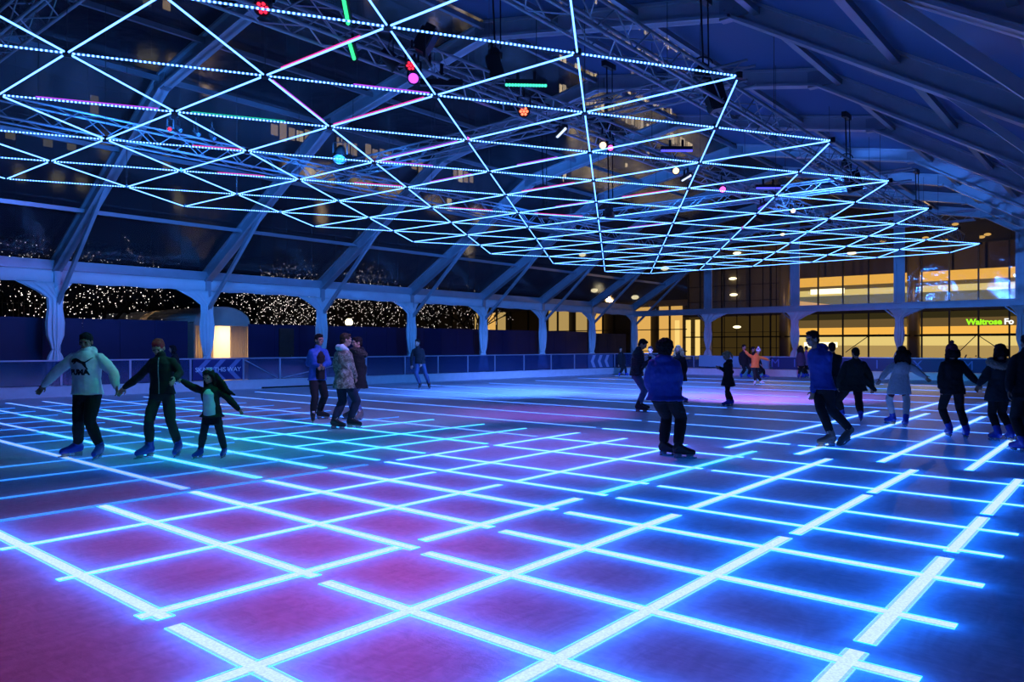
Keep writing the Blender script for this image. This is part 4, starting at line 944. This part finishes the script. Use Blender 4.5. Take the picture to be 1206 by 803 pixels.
    if j.get('fur'):
        m = MB(); hc = neck-face*.05*k-UP*.01*k; n = 14; pp = [hc+(ax2*math.cos(t_)*.165+fdir*(math.sin(t_)*.115+.02)+UP*(-.02+.05*math.sin(t_)))*k for t_ in [2*math.pi*q/n for q in range(n+1)]]
        m.chain(pp, [.062*k]*len(pp), 10); q = remesh(m, cv, 1, 'fur_trim'); displace(q, lambda c: .016*noise.noise(c*60)+.012*noise.noise(c*25)); child('fur_trim', q, j['fur'], jo)
    if j.get('hoodm'):
        m = MB(); hc = neck-face*.07*k+UP*.045*k; m.chain([neck+ax2*.08*k, hc+ax2*.055*k, hc-ax2*.055*k, neck-ax2*.08*k], [.042*k, .062*k, .062*k, .042*k], 12); q = remesh(m, cv, 3, 'hood'); displace(q, folds(.01, 18)); child('hood', q, j['hoodm'], jo)
    # hair, hats
    hs = S.get('hair', ('short', 'black')); hm = HAIR[hs[1]]; st = hs[0]; m = MB()
    if st in ('short', 'long', 'tied', 'bob'):
        m.ell(Hp(0, -.022, .040), (.084*hk, .098*hk, .092*hk), ax, 20, 14)
        m.ell(Hp(0, .035, .092), (.062*hk, .055*hk, .032*hk), ax); m.ell(Hp(0, -.06, -.02), (.070*hk, .052*hk, .075*hk), ax)
    if st == 'afro':
        m.ell(Hp(0, -.03, .03), (.122*hk, .120*hk, .115*hk), ax, 20, 14); m.ell(Hp(0, -.05, -.04), (.10*hk, .09*hk, .09*hk), ax)
    if st in ('long', 'bob'):
        ln = hs[2] if len(hs) > 2 else .30; sw = hs[3] if len(hs) > 3 else 0
        for s in ((-.095, -.05, 0, .05, .095) if st == 'long' else (-.06, -.03, 0, .03, .06)):
            a0 = Hp(s, -.05-.03*(1-abs(s)/.10), .0); n = 5; m.chain([a0+(UP*-1)*ln*k*q/n+hx*(s*.5*q/n)+RGT*sw*(q/n)**1.4+face*-.02*math.sin(q*1.3)+hx*.012*math.sin(q*2.1+s*30) for q in range(n+1)], [.042*hk, .048*hk, .050*hk, .046*hk, .036*hk, .018*hk], 10)
        for s in (-1, 1): m.chain([Hp(s*.074, .01, .03), Hp(s*.082, .0, -.06), Hp(s*.085, .01, -.10)-UP*ln*.35*k, Hp(s*.085, .02, -.10)-UP*ln*.7*k], [.024*hk, .028*hk, .028*hk, .012*hk], 10)
    if st == 'tied': m.ell(Hp(0, -.125, .04), (.035*hk, .04*hk, .04*hk), ax); m.chain([Hp(0, -.13, .03), Hp(0, -.16, -.06), Hp(0, -.14, -.14)], [.028*hk, .03*hk, .012*hk])
    if m.v:
        q = remesh(m, min(cv, .009), 2, 'hair'); a = .012 if st == 'afro' else .005; displace(q, lambda c: a*noise.noise(c*38)+a*.8*noise.noise(Vector((c.x*70, c.y*70, c.z*(70 if st == 'afro' else 14))))); child('hair', q, hm)
    if 'beanie' in S:
        m = MB(); m.ell(Hp(0, -.015, .055), (.090*hk, .104*hk, .092*hk), ax, 20, 14); n = 16; pp = [Hp(.086*math.cos(2*math.pi*i/n), -.015+.100*math.sin(2*math.pi*i/n), .025) for i in range(n+1)]; m.chain(pp, [.016*hk]*len(pp), 8)
        q = remesh(m, min(cv, .009), 2, 'beanie'); displace(q, lambda c: .004*math.sin(math.atan2(c.y-head.y, c.x-head.x)*26)); be = child('beanie', q, S['beanie'])
        m = MB(); m.ell(Hp(0, -.03, .165), .035*hk); q = remesh(m, .007, 0, 'pompom'); displace(q, lambda c: .008*noise.noise(c*90)); child('pompom', q, S['beanie'], be)
    if 'bow' in S:
        m = MB()
        for s in (-1, 1): m.ell(Hp(.03+s*.03, .0, .125), (.034*hk, .018*hk, .022*hk), ax, 10, 8)
        m.ell(Hp(.03, .0, .125), .013*hk); child('hair_bow', m.mesh('bow'), S['bow'])
    if 'phone' in S:
        c = L(J(*S['phone'])); m = MB(); m.box(c, (.075*k, .012, .14*k), (RGT.lerp(face, .3).normalized(), face, UP)); child('phone', m.mesh('phone'), BLACK).name = 'held_phone'
    # skates
    bm_, tall = BOOTM[S.get('boot', 'black')], S.get('boot_h', .09)
    for hp, kn, an, gg, td, pt in legs:
        up = (UP*math.cos(pt)+td*math.sin(pt)).normalized() if pt else UP; tdp = (td*math.cos(pt)-UP*math.sin(pt)).normalized() if pt else td; sdv = up.cross(tdp)
        heel = gg+up*.095*k-tdp*.085*k; toe = gg+up*.080*k+tdp*.155*k; m = MB(); an2 = an+(kn-an).normalized()*tall*k
        m.chain([an2, an, heel+up*.03*k], [.060*k, .056*k, .046*k], 14); m.chain([heel+up*.005*k, gg+up*.09*k+tdp*.04*k, toe], [.040*k, .043*k, .036*k], 14); m.chain([an+tdp*.01, gg+up*.115*k+tdp*.05*k, toe+up*.01*k], [.052*k, .045*k, .034*k], 12)
        b = child('skate', remesh(m, min(cv, .009), 2, 'skate'), bm_)
        m = MB(); A = (tdp, sdv, up); m.box(gg+up*.012*k+tdp*.035*k, (.29*k, .006, .024*k), A); m.box(gg+up*.014*k+tdp*.19*k, (.03*k, .006, .02*k), A); child('blade', m.mesh('blade'), BLADE, b)
        m = MB()
        for q in (-.06, .11): m.loft([[gg+up*.022*k+tdp*(q+a_)*k+sdv*b_*k for a_, b_ in ((-.05, -.006), (.05, -.006), (.05, .006), (-.05, .006))], [gg+up*.062*k+tdp*(q+a_)*k+sdv*b_*k for a_, b_ in ((-.045, -.028), (.045, -.028), (.045, .028), (-.045, .028))]])
        child('blade_holder', m.mesh('holder'), SOLE, b)
        if d0 < 20:
            m = MB()
            for q in (.2, .45, .7): c = an.lerp(an2, q)+tdp*.055*k; m.bar(c-sdv*.03*k, c+sdv*.03*k, .012, .012)
            child('buckle' if S.get('boot') == 'blue' else 'laces', m.mesh('laces'), WHITE if S.get('boot') != 'blue' else BLACK, b)
    return P, jo, jm, dict(face=face, lat=lat, hip=hip, neck=neck, R=R, k=k, ax2=ax2, fdir=fdir)
def project_on(mesh, jm, o, x, n, up, c, off=.006):     # wrap a flat print onto a garment
    bv = BVHTree.FromPolygons([v.co for v in jm.vertices], [tuple(p.vertices) for p in jm.polygons])
    for v in mesh.vertices:
        p = c+x*v.co.x+up*v.co.y; h_ = bv.ray_cast(p+n*.7, -n)
        v.co = (h_[0]+n*off) if h_[0] else p+n*.15
    mesh.update()
def dense_poly(loops, cuts=3):
    b = bmesh.new()
    for lp in loops:
        vs = [b.verts.new((x, y, 0)) for x, y in lp]; b.faces.new(vs)
    bmesh.ops.triangulate(b, faces=b.faces[:]); bmesh.ops.subdivide_edges(b, edges=b.edges[:], cuts=cuts, use_grid_fill=True)
    me = bpy.data.meshes.new('print'); b.to_mesh(me); b.free(); return me
BLK = cloth('black', (.0065, .0065, .009)); DKN = cloth('dark_navy', (.012, .016, .035)); JEAN = cloth('blue_denim', (.08, .14, .30), .8, 30); DJEAN = cloth('dark_denim', (.015, .022, .05), .8, 30)
HOOD = cloth('white_fleece', (.72, .74, .76)); BLU = cloth('royal_blue', (.012, .045, .30), .6); BLU2 = cloth('bright_blue', (.012, .075, .34), .6); GRN = cloth('dark_green', (.012, .018, .015)); OLV = cloth('olive_trouser', (.020, .028, .026)); WHC = cloth('white_wool', (.50, .52, .56), .95, 40, .25)
ORG = cloth('orange', (.75, .17, .03)); MAR = cloth('maroon_knit', (.17, .035, .06), .95, 40); FURG = cloth('grey_fur', (.30, .25, .21), .95, 50, .5); FURB = cloth('brown_fur', (.05, .04, .035), .95, 50, .5); TEAL = cloth('dark_teal', (.012, .022, .030)); WHT = cloth('white_cotton', (.6, .65, .7)); PNK = cloth('pink_knit', (.55, .2, .3)); PUR = cloth('lilac', (.30, .12, .34)); PUF = cloth('slate_padded', (.014, .018, .035), .5)
TIGHT = cloth('grey_tights', (.018, .026, .035))
# --- the three skaters holding hands
man = person(dict(label='man in a white hoodie with a leaping-cat print, arms held out, skating forward', face=8, head=(101, 402.5), neck=(101.5, 415.5), sha=(84.5, 420), shb=(119, 420), ela=(69.5, 436.5), haa=(54.5, 453, -.05), elb=(133.5, 438), hab=(141.5, 454, -.02), hip=(102.8, 463), kna=(94, 494), knb=(112, 495), feet=[(87, 537.5, -38), (116, 540, 8)], tilt=12,
    legs=dict(m=BLK, g=.016), top=dict(m=HOOD, hem=464, flare=.012, name='hoodie', g=.032, hood=True, fold=.010), hair=('short', 'black'), boot='blue', showface=True, skin=SKIND, build=1.06))
P, jo, jm, D = man
cc = D['hip'].lerp(D['neck'], .56); tx = text_mesh('PUMA', .10, bold=.006, space=1.0)
b = bmesh.new(); b.from_mesh(tx); bmesh.ops.triangulate(b, faces=b.faces[:]); bmesh.ops.subdivide_edges(b, edges=[e for e in b.edges if e.calc_length() > .02], cuts=2); b.to_mesh(tx); b.free()
XR = RGT; project_on(tx, jm, jo, XR, -FWD, UP, cc-UP*.02-XR*.025); tx.materials.clear(); tx.materials.append(BLK); o = bpy.data.objects.new('lettering', tx); COL.objects.link(o); o.parent = jo
cat = dense_poly([[(-.135, .030), (-.120, .052), (-.075, .060), (-.03, .045), (.02, .018), (.055, .012), (.02, -.018), (-.02, -.004), (-.06, .012), (-.10, .012)], [(-.135, .030), (-.10, .012), (-.112, -.004), (-.150, .006)], [(-.10, .012), (-.06, .012), (-.082, -.016), (-.118, -.022), (-.122, -.012), (-.098, -.004)],
    [(.055, .012), (.09, .035), (.135, .07), (.140, .064), (.10, .022), (.066, -.004), (.02, -.018)], [(.066, -.004), (.075, -.05), (.100, -.095), (.088, -.098), (.05, -.055), (.02, -.018)]], 3)
project_on(cat, jm, jo, XR, -FWD, UP, cc+UP*.115+XR*.0); cat.materials.append(BLK); o = bpy.data.objects.new('cat_print', cat); COL.objects.link(o); o.parent = jo
person(dict(label='woman with red-brown hair in a dark zipped jacket, looking down between man and girl', face=6, head=(186.3, 409.5), neck=(189.5, 421), sha=(179, 425.5), shb=(204, 424), ela=(164.5, 443), haa=(148, 456, -.02), elb=(212.5, 439.5, -.02), hab=(214.5, 445, -.22), hip=(191, 463), kna=(179.5, 495), knb=(202, 495), feet=[(172.5, 539, -25), (209, 537.5, 10)], tilt=28, noext=True,
    legs=dict(m=OLV, g=.010), top=dict(m=BLK, hem=461, flare=-.005, g=.018, zip=True), hair=('short', 'auburn'), boot='blue', showface=True, k=.97, build=.98))
person(dict(label='girl with long dark hair, open black coat and white top, holding a hand', face=-12, head=(246, 443.5), neck=(247.5, 455.5), sha=(238, 459), shb=(259.5, 460), ela=(227, 456), haa=(217.5, 448.5, -.06), elb=(270, 470.5), hab=(281, 481.5), hip=(249.5, 487), kna=(243, 507.5), knb=(260, 507.5), feet=[(234, 539.5, -18), (263.5, 538.5, 5)], tilt=22, k=.66, hk=1.30, leglen=.78,
    legs=dict(m=TIGHT, g=.012, name='tights'), skirt=(500, BLK), top=dict(m=BLK, hem=491, flare=.045, g=.022, name='coat', open=(WHT, .085)), hair=('long', 'black', .40, .20), bow=WHT, boot='blue', showface=True, noext=True))
# --- the group by the gate
person(dict(label='man in an open bright blue jacket and black trousers standing side-on, hands together', face=48, head=(376, 400.3), neck=(374.5, 411), sha=(366.5, 413.5), shb=(383.5, 413.5), ela=(363.8, 428), haa=(379, 430.5, -.22), elb=(386.5, 428), hab=(383, 430.5, -.18), hip=(373.5, 446.5), kna=(369.5, 466.5), knb=(375.5, 466.5), feet=[(368.5, 498, 15), (379, 493.5, 75)], noext=True,
    legs=dict(m=BLK, g=.016), top=dict(m=BLU2, hem=447.5, flare=.01, g=.03, open=(BLK, .105)), hair=('short', 'black'), showface=True, skin=SKIND, k=1.0))
person(dict(label='person in a camouflage parka with a white hood and dark jeans, back turned', face=140, head=(407.5, 400.2), hface=110, neck=(404.5, 412), sha=(395.5, 417), shb=(412.5, 417), ela=(393.5, 432), haa=(398, 446, -.08), elb=(413.8, 431), hab=(417, 443), hip=(405, 447), kna=(397.5, 472.5), knb=(413.8, 472.5), feet=[(396.5, 505.5, 72), (415.5, 504, 72)],
    legs=dict(m=DJEAN, g=.02), top=dict(m=camo(), hem=457, flare=.03, g=.035, name='parka', hoodm=WHT), hair=('short', 'brown'), k=1.0, hands=True))
person(dict(label='person in a dark hooded parka and pale jeans half hidden behind the camouflage parka', face=-60, head=(420.5, 403.5), neck=(421, 413.5), sha=(415, 418), shb=(427.5, 418), ela=(417, 432), haa=(417, 443), elb=(428.5, 433), hab=(428, 445), hip=(422.5, 447), kna=(416, 468), knb=(423.5, 468), feet=[(413, 493, -50), (423.5, 495.5, -15)],
    legs=dict(m=JEAN, g=.018), top=dict(m=BLK, hem=457, flare=.03, g=.035, name='parka', hood=True, fur=FURB), hair=('short', 'black'), boot='tan', k=.98))
person(dict(label='distant skater in a black top and blue jeans gliding alone near the left barrier', face=-20, head=(491.5, 403.5), neck=(492, 409.5), sha=(486.5, 412), shb=(498, 412), ela=(484.8, 421.5), haa=(484.6, 430), elb=(499.5, 421), hab=(497, 428, -.1), hip=(495, 427.5), kna=(492.3, 440), knb=(502, 440), feet=[(494.5, 458, 0), (505.5, 457.5, 15)],
    legs=dict(m=cloth('dimmed_denim', (.035, .06, .13), .85, 30), g=.016), top=dict(m=BLK, hem=428, g=.02, flare=0), hair=('short', 'black'), skin=SKIN))  # denim colour darkened to offset the strong spot on this skater
# --- centre
person(dict(label='man in a dark padded jacket and pale jeans looking down at a phone', face=68, head=(757, 405.5), neck=(752, 413), sha=(748, 418), shb=(753, 418), near='b', ela=(747, 431), haa=(760, 427, -.1), elb=(754, 432), hab=(763, 426.5), hip=(749.5, 441), kna=(751.5, 460), knb=(754, 460), feet=[(754, 485.2, 60), (756, 483.5, 70)], tilt=32, noext=True, phone=(765.5, 423),
    legs=dict(m=JEAN, g=.014), top=dict(m=PUF, hem=442, g=.035, flare=.0, puff=.075, name='padded_jacket'), hair=('short', 'black'), k=1.0, skin=SKIN))
person(dict(label='person with black curly hair in a royal blue hooded jacket, back turned, knees bent', face=158, head=(783, 410), neck=(783, 424), sha=(768, 428), shb=(797, 428.5), ela=(765.5, 448), haa=(770, 463, .15), elb=(799, 449), hab=(795, 464, .15), hip=(783, 466), kna=(784, 492), knb=(799, 492), feet=[(786, 536.5, 70), (803, 539.5, 82)], hface=170,
    legs=dict(m=BLK, g=.022), top=dict(m=BLU, hem=471, flare=.03, g=.045, hood=True), hair=('afro', 'black'), build=1.12, boot_h=.11, k=.98))
person(dict(label='woman with long blonde hair in a dark knee-length coat behind the blue hooded jacket', face=-35, head=(798.5, 411.5), neck=(799.5, 419), sha=(793, 422), shb=(806, 422), ela=(792, 433), haa=(794, 440, -.1), elb=(807, 433), hab=(806, 443), hip=(800, 437.5), kna=(799, 453), knb=(802.5, 453), feet=[(797.5, 473, -20), (803, 473.5, 60)],
    legs=dict(m=BLK, g=.010, name='tights'), top=dict(m=BLK, hem=449, flare=.03, g=.025, name='coat'), hair=('long', 'blonde', .28), boot='blue', showface=True, k=.93))
person(dict(label='child in a black knee-length coat facing left, blue skates, looking at their hands', face=-78, head=(855.3, 419), neck=(857.5, 426), sha=(857, 429.5), shb=(860, 429.5), near='a', ela=(855.5, 438), haa=(848, 433), elb=(862, 438), hab=(849, 434), hip=(857.5, 443.5), kna=(857.8, 461), knb=(859, 461), feet=[(856, 478.2, -75), (861, 477.5, -60)], tilt=22, noext=True,
    legs=dict(m=BLK, g=.012, name='tights'), top=dict(m=BLK, hem=454.5, flare=.06, g=.025, name='coat', hood=True), hair=('tied', 'blonde'), boot='blue', k=.77, hk=1.2, showface=True))
person(dict(label='dark figure in mid stride at the far corner, left of the padded jacket', face=20, head=(731, 411.2), neck=(731.5, 415.5), sha=(728.5, 417.5), shb=(734.5, 417.5), ela=(727.8, 424), haa=(728.5, 429), elb=(736, 424), hab=(736, 429), hip=(732, 428), kna=(731, 434.5), knb=(735.5, 434.5), feet=[(729.5, 443, -20), (738, 442.5, 30)],
    legs=dict(m=BLK, g=.016), top=dict(m=BLK, hem=429, g=.02), hair=('short', 'black'), boot='blue', k=.86))
person(dict(label='dark-clothed figure partly hidden between padded jacket and blue hooded jacket', face=-30, head=(766, 412), neck=(766.5, 418), sha=(762, 421), shb=(771, 421), ela=(761, 430), haa=(762, 437), elb=(772, 430), hab=(772, 437), hip=(767, 437), kna=(765, 451), knb=(769, 451), feet=[(764.5, 463, 0), (769.5, 463, 20)],
    legs=dict(m=BLK), top=dict(m=BLK, hem=440), hair=('short', 'black'), k=.95))
person(dict(label='child in an orange jacket and white woolly hat with arms stretched out, white skates', face=-25, head=(893.2, 413.5), neck=(890.5, 418), sha=(885.5, 420), shb=(895, 420.5), ela=(881.5, 417.5), haa=(878, 413.5), elb=(900, 422), hab=(904.5, 423.5), hip=(889, 431.5), kna=(887.8, 440.5), knb=(893, 440.5), feet=[(889, 453.6, -30), (897, 452.5, 30)], noext=True,
    legs=dict(m=BLK), top=dict(m=ORG, hem=433, g=.03), hair=('short', 'brown'), beanie=cloth('white_hat', (.65, .6, .65)), boot='white', k=.80, hk=1.15))
person(dict(label='person in black standing by the far banner, left of the orange jacket', face=30, head=(876.3, 408.8), neck=(876.5, 413.5), sha=(872, 416), shb=(881, 416), ela=(871, 423), haa=(872, 429), elb=(882, 423), hab=(882, 428), hip=(877, 427.5), kna=(874, 435.5), knb=(880.5, 435.5), feet=[(873, 445.3, -10), (882, 445.3, 20)],
    legs=dict(m=BLK), top=dict(m=BLK, hem=430), hair=('short', 'black'), boot='blue', k=1.0))
person(dict(label='dark-haired person just behind the orange jacket, moving right', face=60, head=(887, 411), neck=(888, 415.5), sha=(884.5, 418), shb=(892.5, 418), ela=(884, 424), haa=(886, 430), elb=(894, 424), hab=(896, 429), hip=(890, 429), kna=(892, 437), knb=(897, 436.5), feet=[(893, 445.5, 50), (901.5, 445, 60)],
    legs=dict(m=BLK), top=dict(m=BLK, hem=431), hair=('short', 'black'), boot='blue', k=.93))
# --- right side
person(dict(label='tall man in a blue jacket and black trousers in profile, pushing off with grey skates', face=-70, head=(956.5, 399), neck=(963, 411.5), sha=(966, 417), shb=(967, 417), near='b', ela=(962, 437), haa=(957.5, 460), elb=(970.5, 438), hab=(968, 460), hip=(969, 455), kna=(972, 480), knb=(982, 483), feet=[(975.5, 526, -78), (998.5, 522.5, -62, .03, .05, 28)], noext=True, tilt=6,
    legs=dict(m=BLK, g=.014), top=dict(m=BLU, hem=458, g=.035, flare=.02, hood=True), hair=('short', 'black'), boot='tan', showface=True, skin=SKIN, k=1.02))
person(dict(label='person in dark clothes just behind the tall man in blue, back turned', face=172, head=(979.6, 409.5), neck=(980, 417), sha=(973.5, 420), shb=(986.5, 420), ela=(972.5, 431), haa=(973.5, 440), elb=(987.5, 431), hab=(987, 440), hip=(980.5, 441), kna=(977, 461), knb=(985, 461), feet=[(975.5, 488, 190), (986.5, 488, 170)],
    legs=dict(m=BLK), top=dict(m=BLK, hem=443), hair=('short', 'black'), boot='blue', k=.95))
person(dict(label='bent person in a loose dark green coat, back turned, coat tail flaring right', face=178, head=(1007.5, 416), neck=(1007, 424), sha=(996, 428.5), shb=(1017, 428.5), ela=(990.5, 444), haa=(990.5, 455, .05), elb=(1024, 443), hab=(1026.5, 456), hip=(1004.5, 452), kna=(993, 472.5), knb=(1008.5, 472.5), feet=[(990, 492.5, 190), (1014, 496, 150)], tilt=24, leglen=.75,
    legs=dict(m=BLK, g=.018), top=dict(m=GRN, hem=460, g=.05, flare=.07, name='coat', tail=(1028, 459, -.08)), hair=('short', 'black'), boot='blue', build=1.1, k=.93))
person(dict(label='woman with long dark wavy hair in a white coat and white over-knee socks, arms out', face=178, head=(1062, 414.5), neck=(1061.5, 426), sha=(1052, 429), shb=(1072, 429), ela=(1044, 438), haa=(1037.5, 446), elb=(1080, 437.5), hab=(1089, 443.5), hip=(1059, 449), kna=(1051.7, 471), knb=(1063.5, 471), feet=[(1049.5, 499.5, 195), (1066, 503, 165)], noext=True, leglen=.78,
    legs=dict(m=cloth('dark_red_tights', (.10, .02, .04)), g=.004, name='tights'), socks=WHC, top=dict(m=WHC, hem=464, g=.026, flare=.042, name='coat'), hair=('long', 'black', .26), boot='blue', k=.93))
person(dict(label='person in a black jacket and maroon bobble hat, back turned, holding hands', face=178, head=(1120.5, 414), neck=(1121, 424.5), sha=(1111, 428.5), shb=(1132, 427.5), ela=(1108.5, 444), haa=(1109.5, 456, .04), elb=(1142.5, 441.5), hab=(1151, 450.5), hip=(1122, 456), kna=(1116, 482), knb=(1132.5, 482), feet=[(1117.5, 514.5, 165), (1137.5, 516.5, 160)], noext=True,
    legs=dict(m=BLK, g=.010), top=dict(m=BLK, hem=463.5, g=.028, flare=.005), hair=('bob', 'black', .10), beanie=MAR, boot='blue', k=.95))
person(dict(label='woman in a dark fur-hooded parka, back turned, right of the bobble-hat skater', face=180, head=(1177.5, 413.5), neck=(1177, 425.5), sha=(1166, 430.5), shb=(1188, 430.5), ela=(1160, 444), haa=(1153.5, 452.5), elb=(1191, 446), hab=(1190.5, 458, .03), hip=(1177, 458), kna=(1173, 487), knb=(1186, 487), feet=[(1173, 519.5, 180), (1189.5, 519, 165)], noext=True,
    legs=dict(m=BLK, g=.008), top=dict(m=TEAL, hem=472, g=.032, flare=.03, name='parka', fur=FURG), hair=('bob', 'black', .08), boot='blue', k=.95))
person(dict(label='person in dark clothes cut off by the right edge of the picture', face=175, head=(1210, 404), neck=(1209.5, 416), sha=(1198, 421.5), shb=(1222, 421.5), ela=(1190.5, 442), haa=(1186, 459, -.05), elb=(1228, 442), hab=(1228, 460), hip=(1209, 462), kna=(1201.5, 492), knb=(1216, 492), feet=[(1201.5, 532.5, 190), (1217, 532.5, 170)], noext=True,
    legs=dict(m=BLK, g=.014), top=dict(m=BLK, hem=468, g=.03), hair=('short', 'black'), boot='blue', k=1.03))
# --- far end and behind the barrier
person(dict(label='long-haired figure in dark lilac by the far banner under the violet curtain', face=150, head=(943, 409.5), neck=(943, 414.5), sha=(939.5, 417), shb=(946.5, 417), ela=(938.8, 424), haa=(939.5, 430), elb=(947.5, 424), hab=(947, 430), hip=(943, 428), kna=(941, 436), knb=(945, 436), feet=[(940.5, 445.5, 170), (945.5, 445.5, 190)],
    legs=dict(m=BLK), top=dict(m=cloth('dark_lilac', (.06, .03, .08)), hem=431), hair=('long', 'black', .3), boot='blue', k=.9))
person(dict(label='small figure in a lilac-pink top beside the long-haired one at the far banner', face=-160, head=(949.3, 410), neck=(949.3, 414.5), sha=(946.5, 416.8), shb=(952.3, 416.8), ela=(946, 423), haa=(946.8, 429), elb=(953, 423), hab=(952.5, 429), hip=(949.3, 428), kna=(948, 436), knb=(951, 436), feet=[(948, 444.8, 190), (951.5, 444.8, 170)],
    legs=dict(m=BLK), top=dict(m=PUR, hem=430), hair=('short', 'black'), boot='blue', k=.88))
sp = person(dict(label='dark-haired spectator standing behind the left barrier, face turned left', face=-70, d=24.6, head=(203, 411), neck=(206, 418), sha=(203, 421), shb=(210, 421), near='a', ela=(201, 431), haa=(203, 440), elb=(211, 431), hab=(209, 440), hip=(207, 438), kna=(205, 450), knb=(208, 450), feet=[(205, 461.5, -60), (208, 461.5, -60)],
    legs=dict(m=BLK), top=dict(m=BLK, hem=440), hair=('bob', 'black', .12), k=1.0, group='spectators'))
# ================================================================ light, camera, view
W = bpy.data.worlds.new('night'); SC.world = W; W.use_nodes = True; W.node_tree.nodes['Background'].inputs[0].default_value = (.02, .05, .22, 1); W.node_tree.nodes['Background'].inputs[1].default_value = .05
cd = bpy.data.cameras.new('camera'); cd.sensor_width = 36; cd.lens = F/1206*36; cd.shift_y = (HY-401.5)/1206; cd.clip_start = .05; cd.clip_end = 500
co = bpy.data.objects.new('camera', cd); COL.objects.link(co); co.location = CAM; co.rotation_euler = (math.pi/2, 0, TH-math.pi/2); SC.camera = co
SC.view_settings.view_transform = 'Standard'; SC.view_settings.look = 'None'; SC.view_settings.gamma = 1; SC.view_settings.use_curve_mapping = False; SC.view_settings.exposure = 0
cy = SC.cycles; cy.use_denoising = True; cy.max_bounces = 8; cy.transparent_max_bounces = 16; cy.sample_clamp_indirect = 4; cy.use_light_tree = True; cy.caustics_reflective = False; cy.caustics_refractive = False
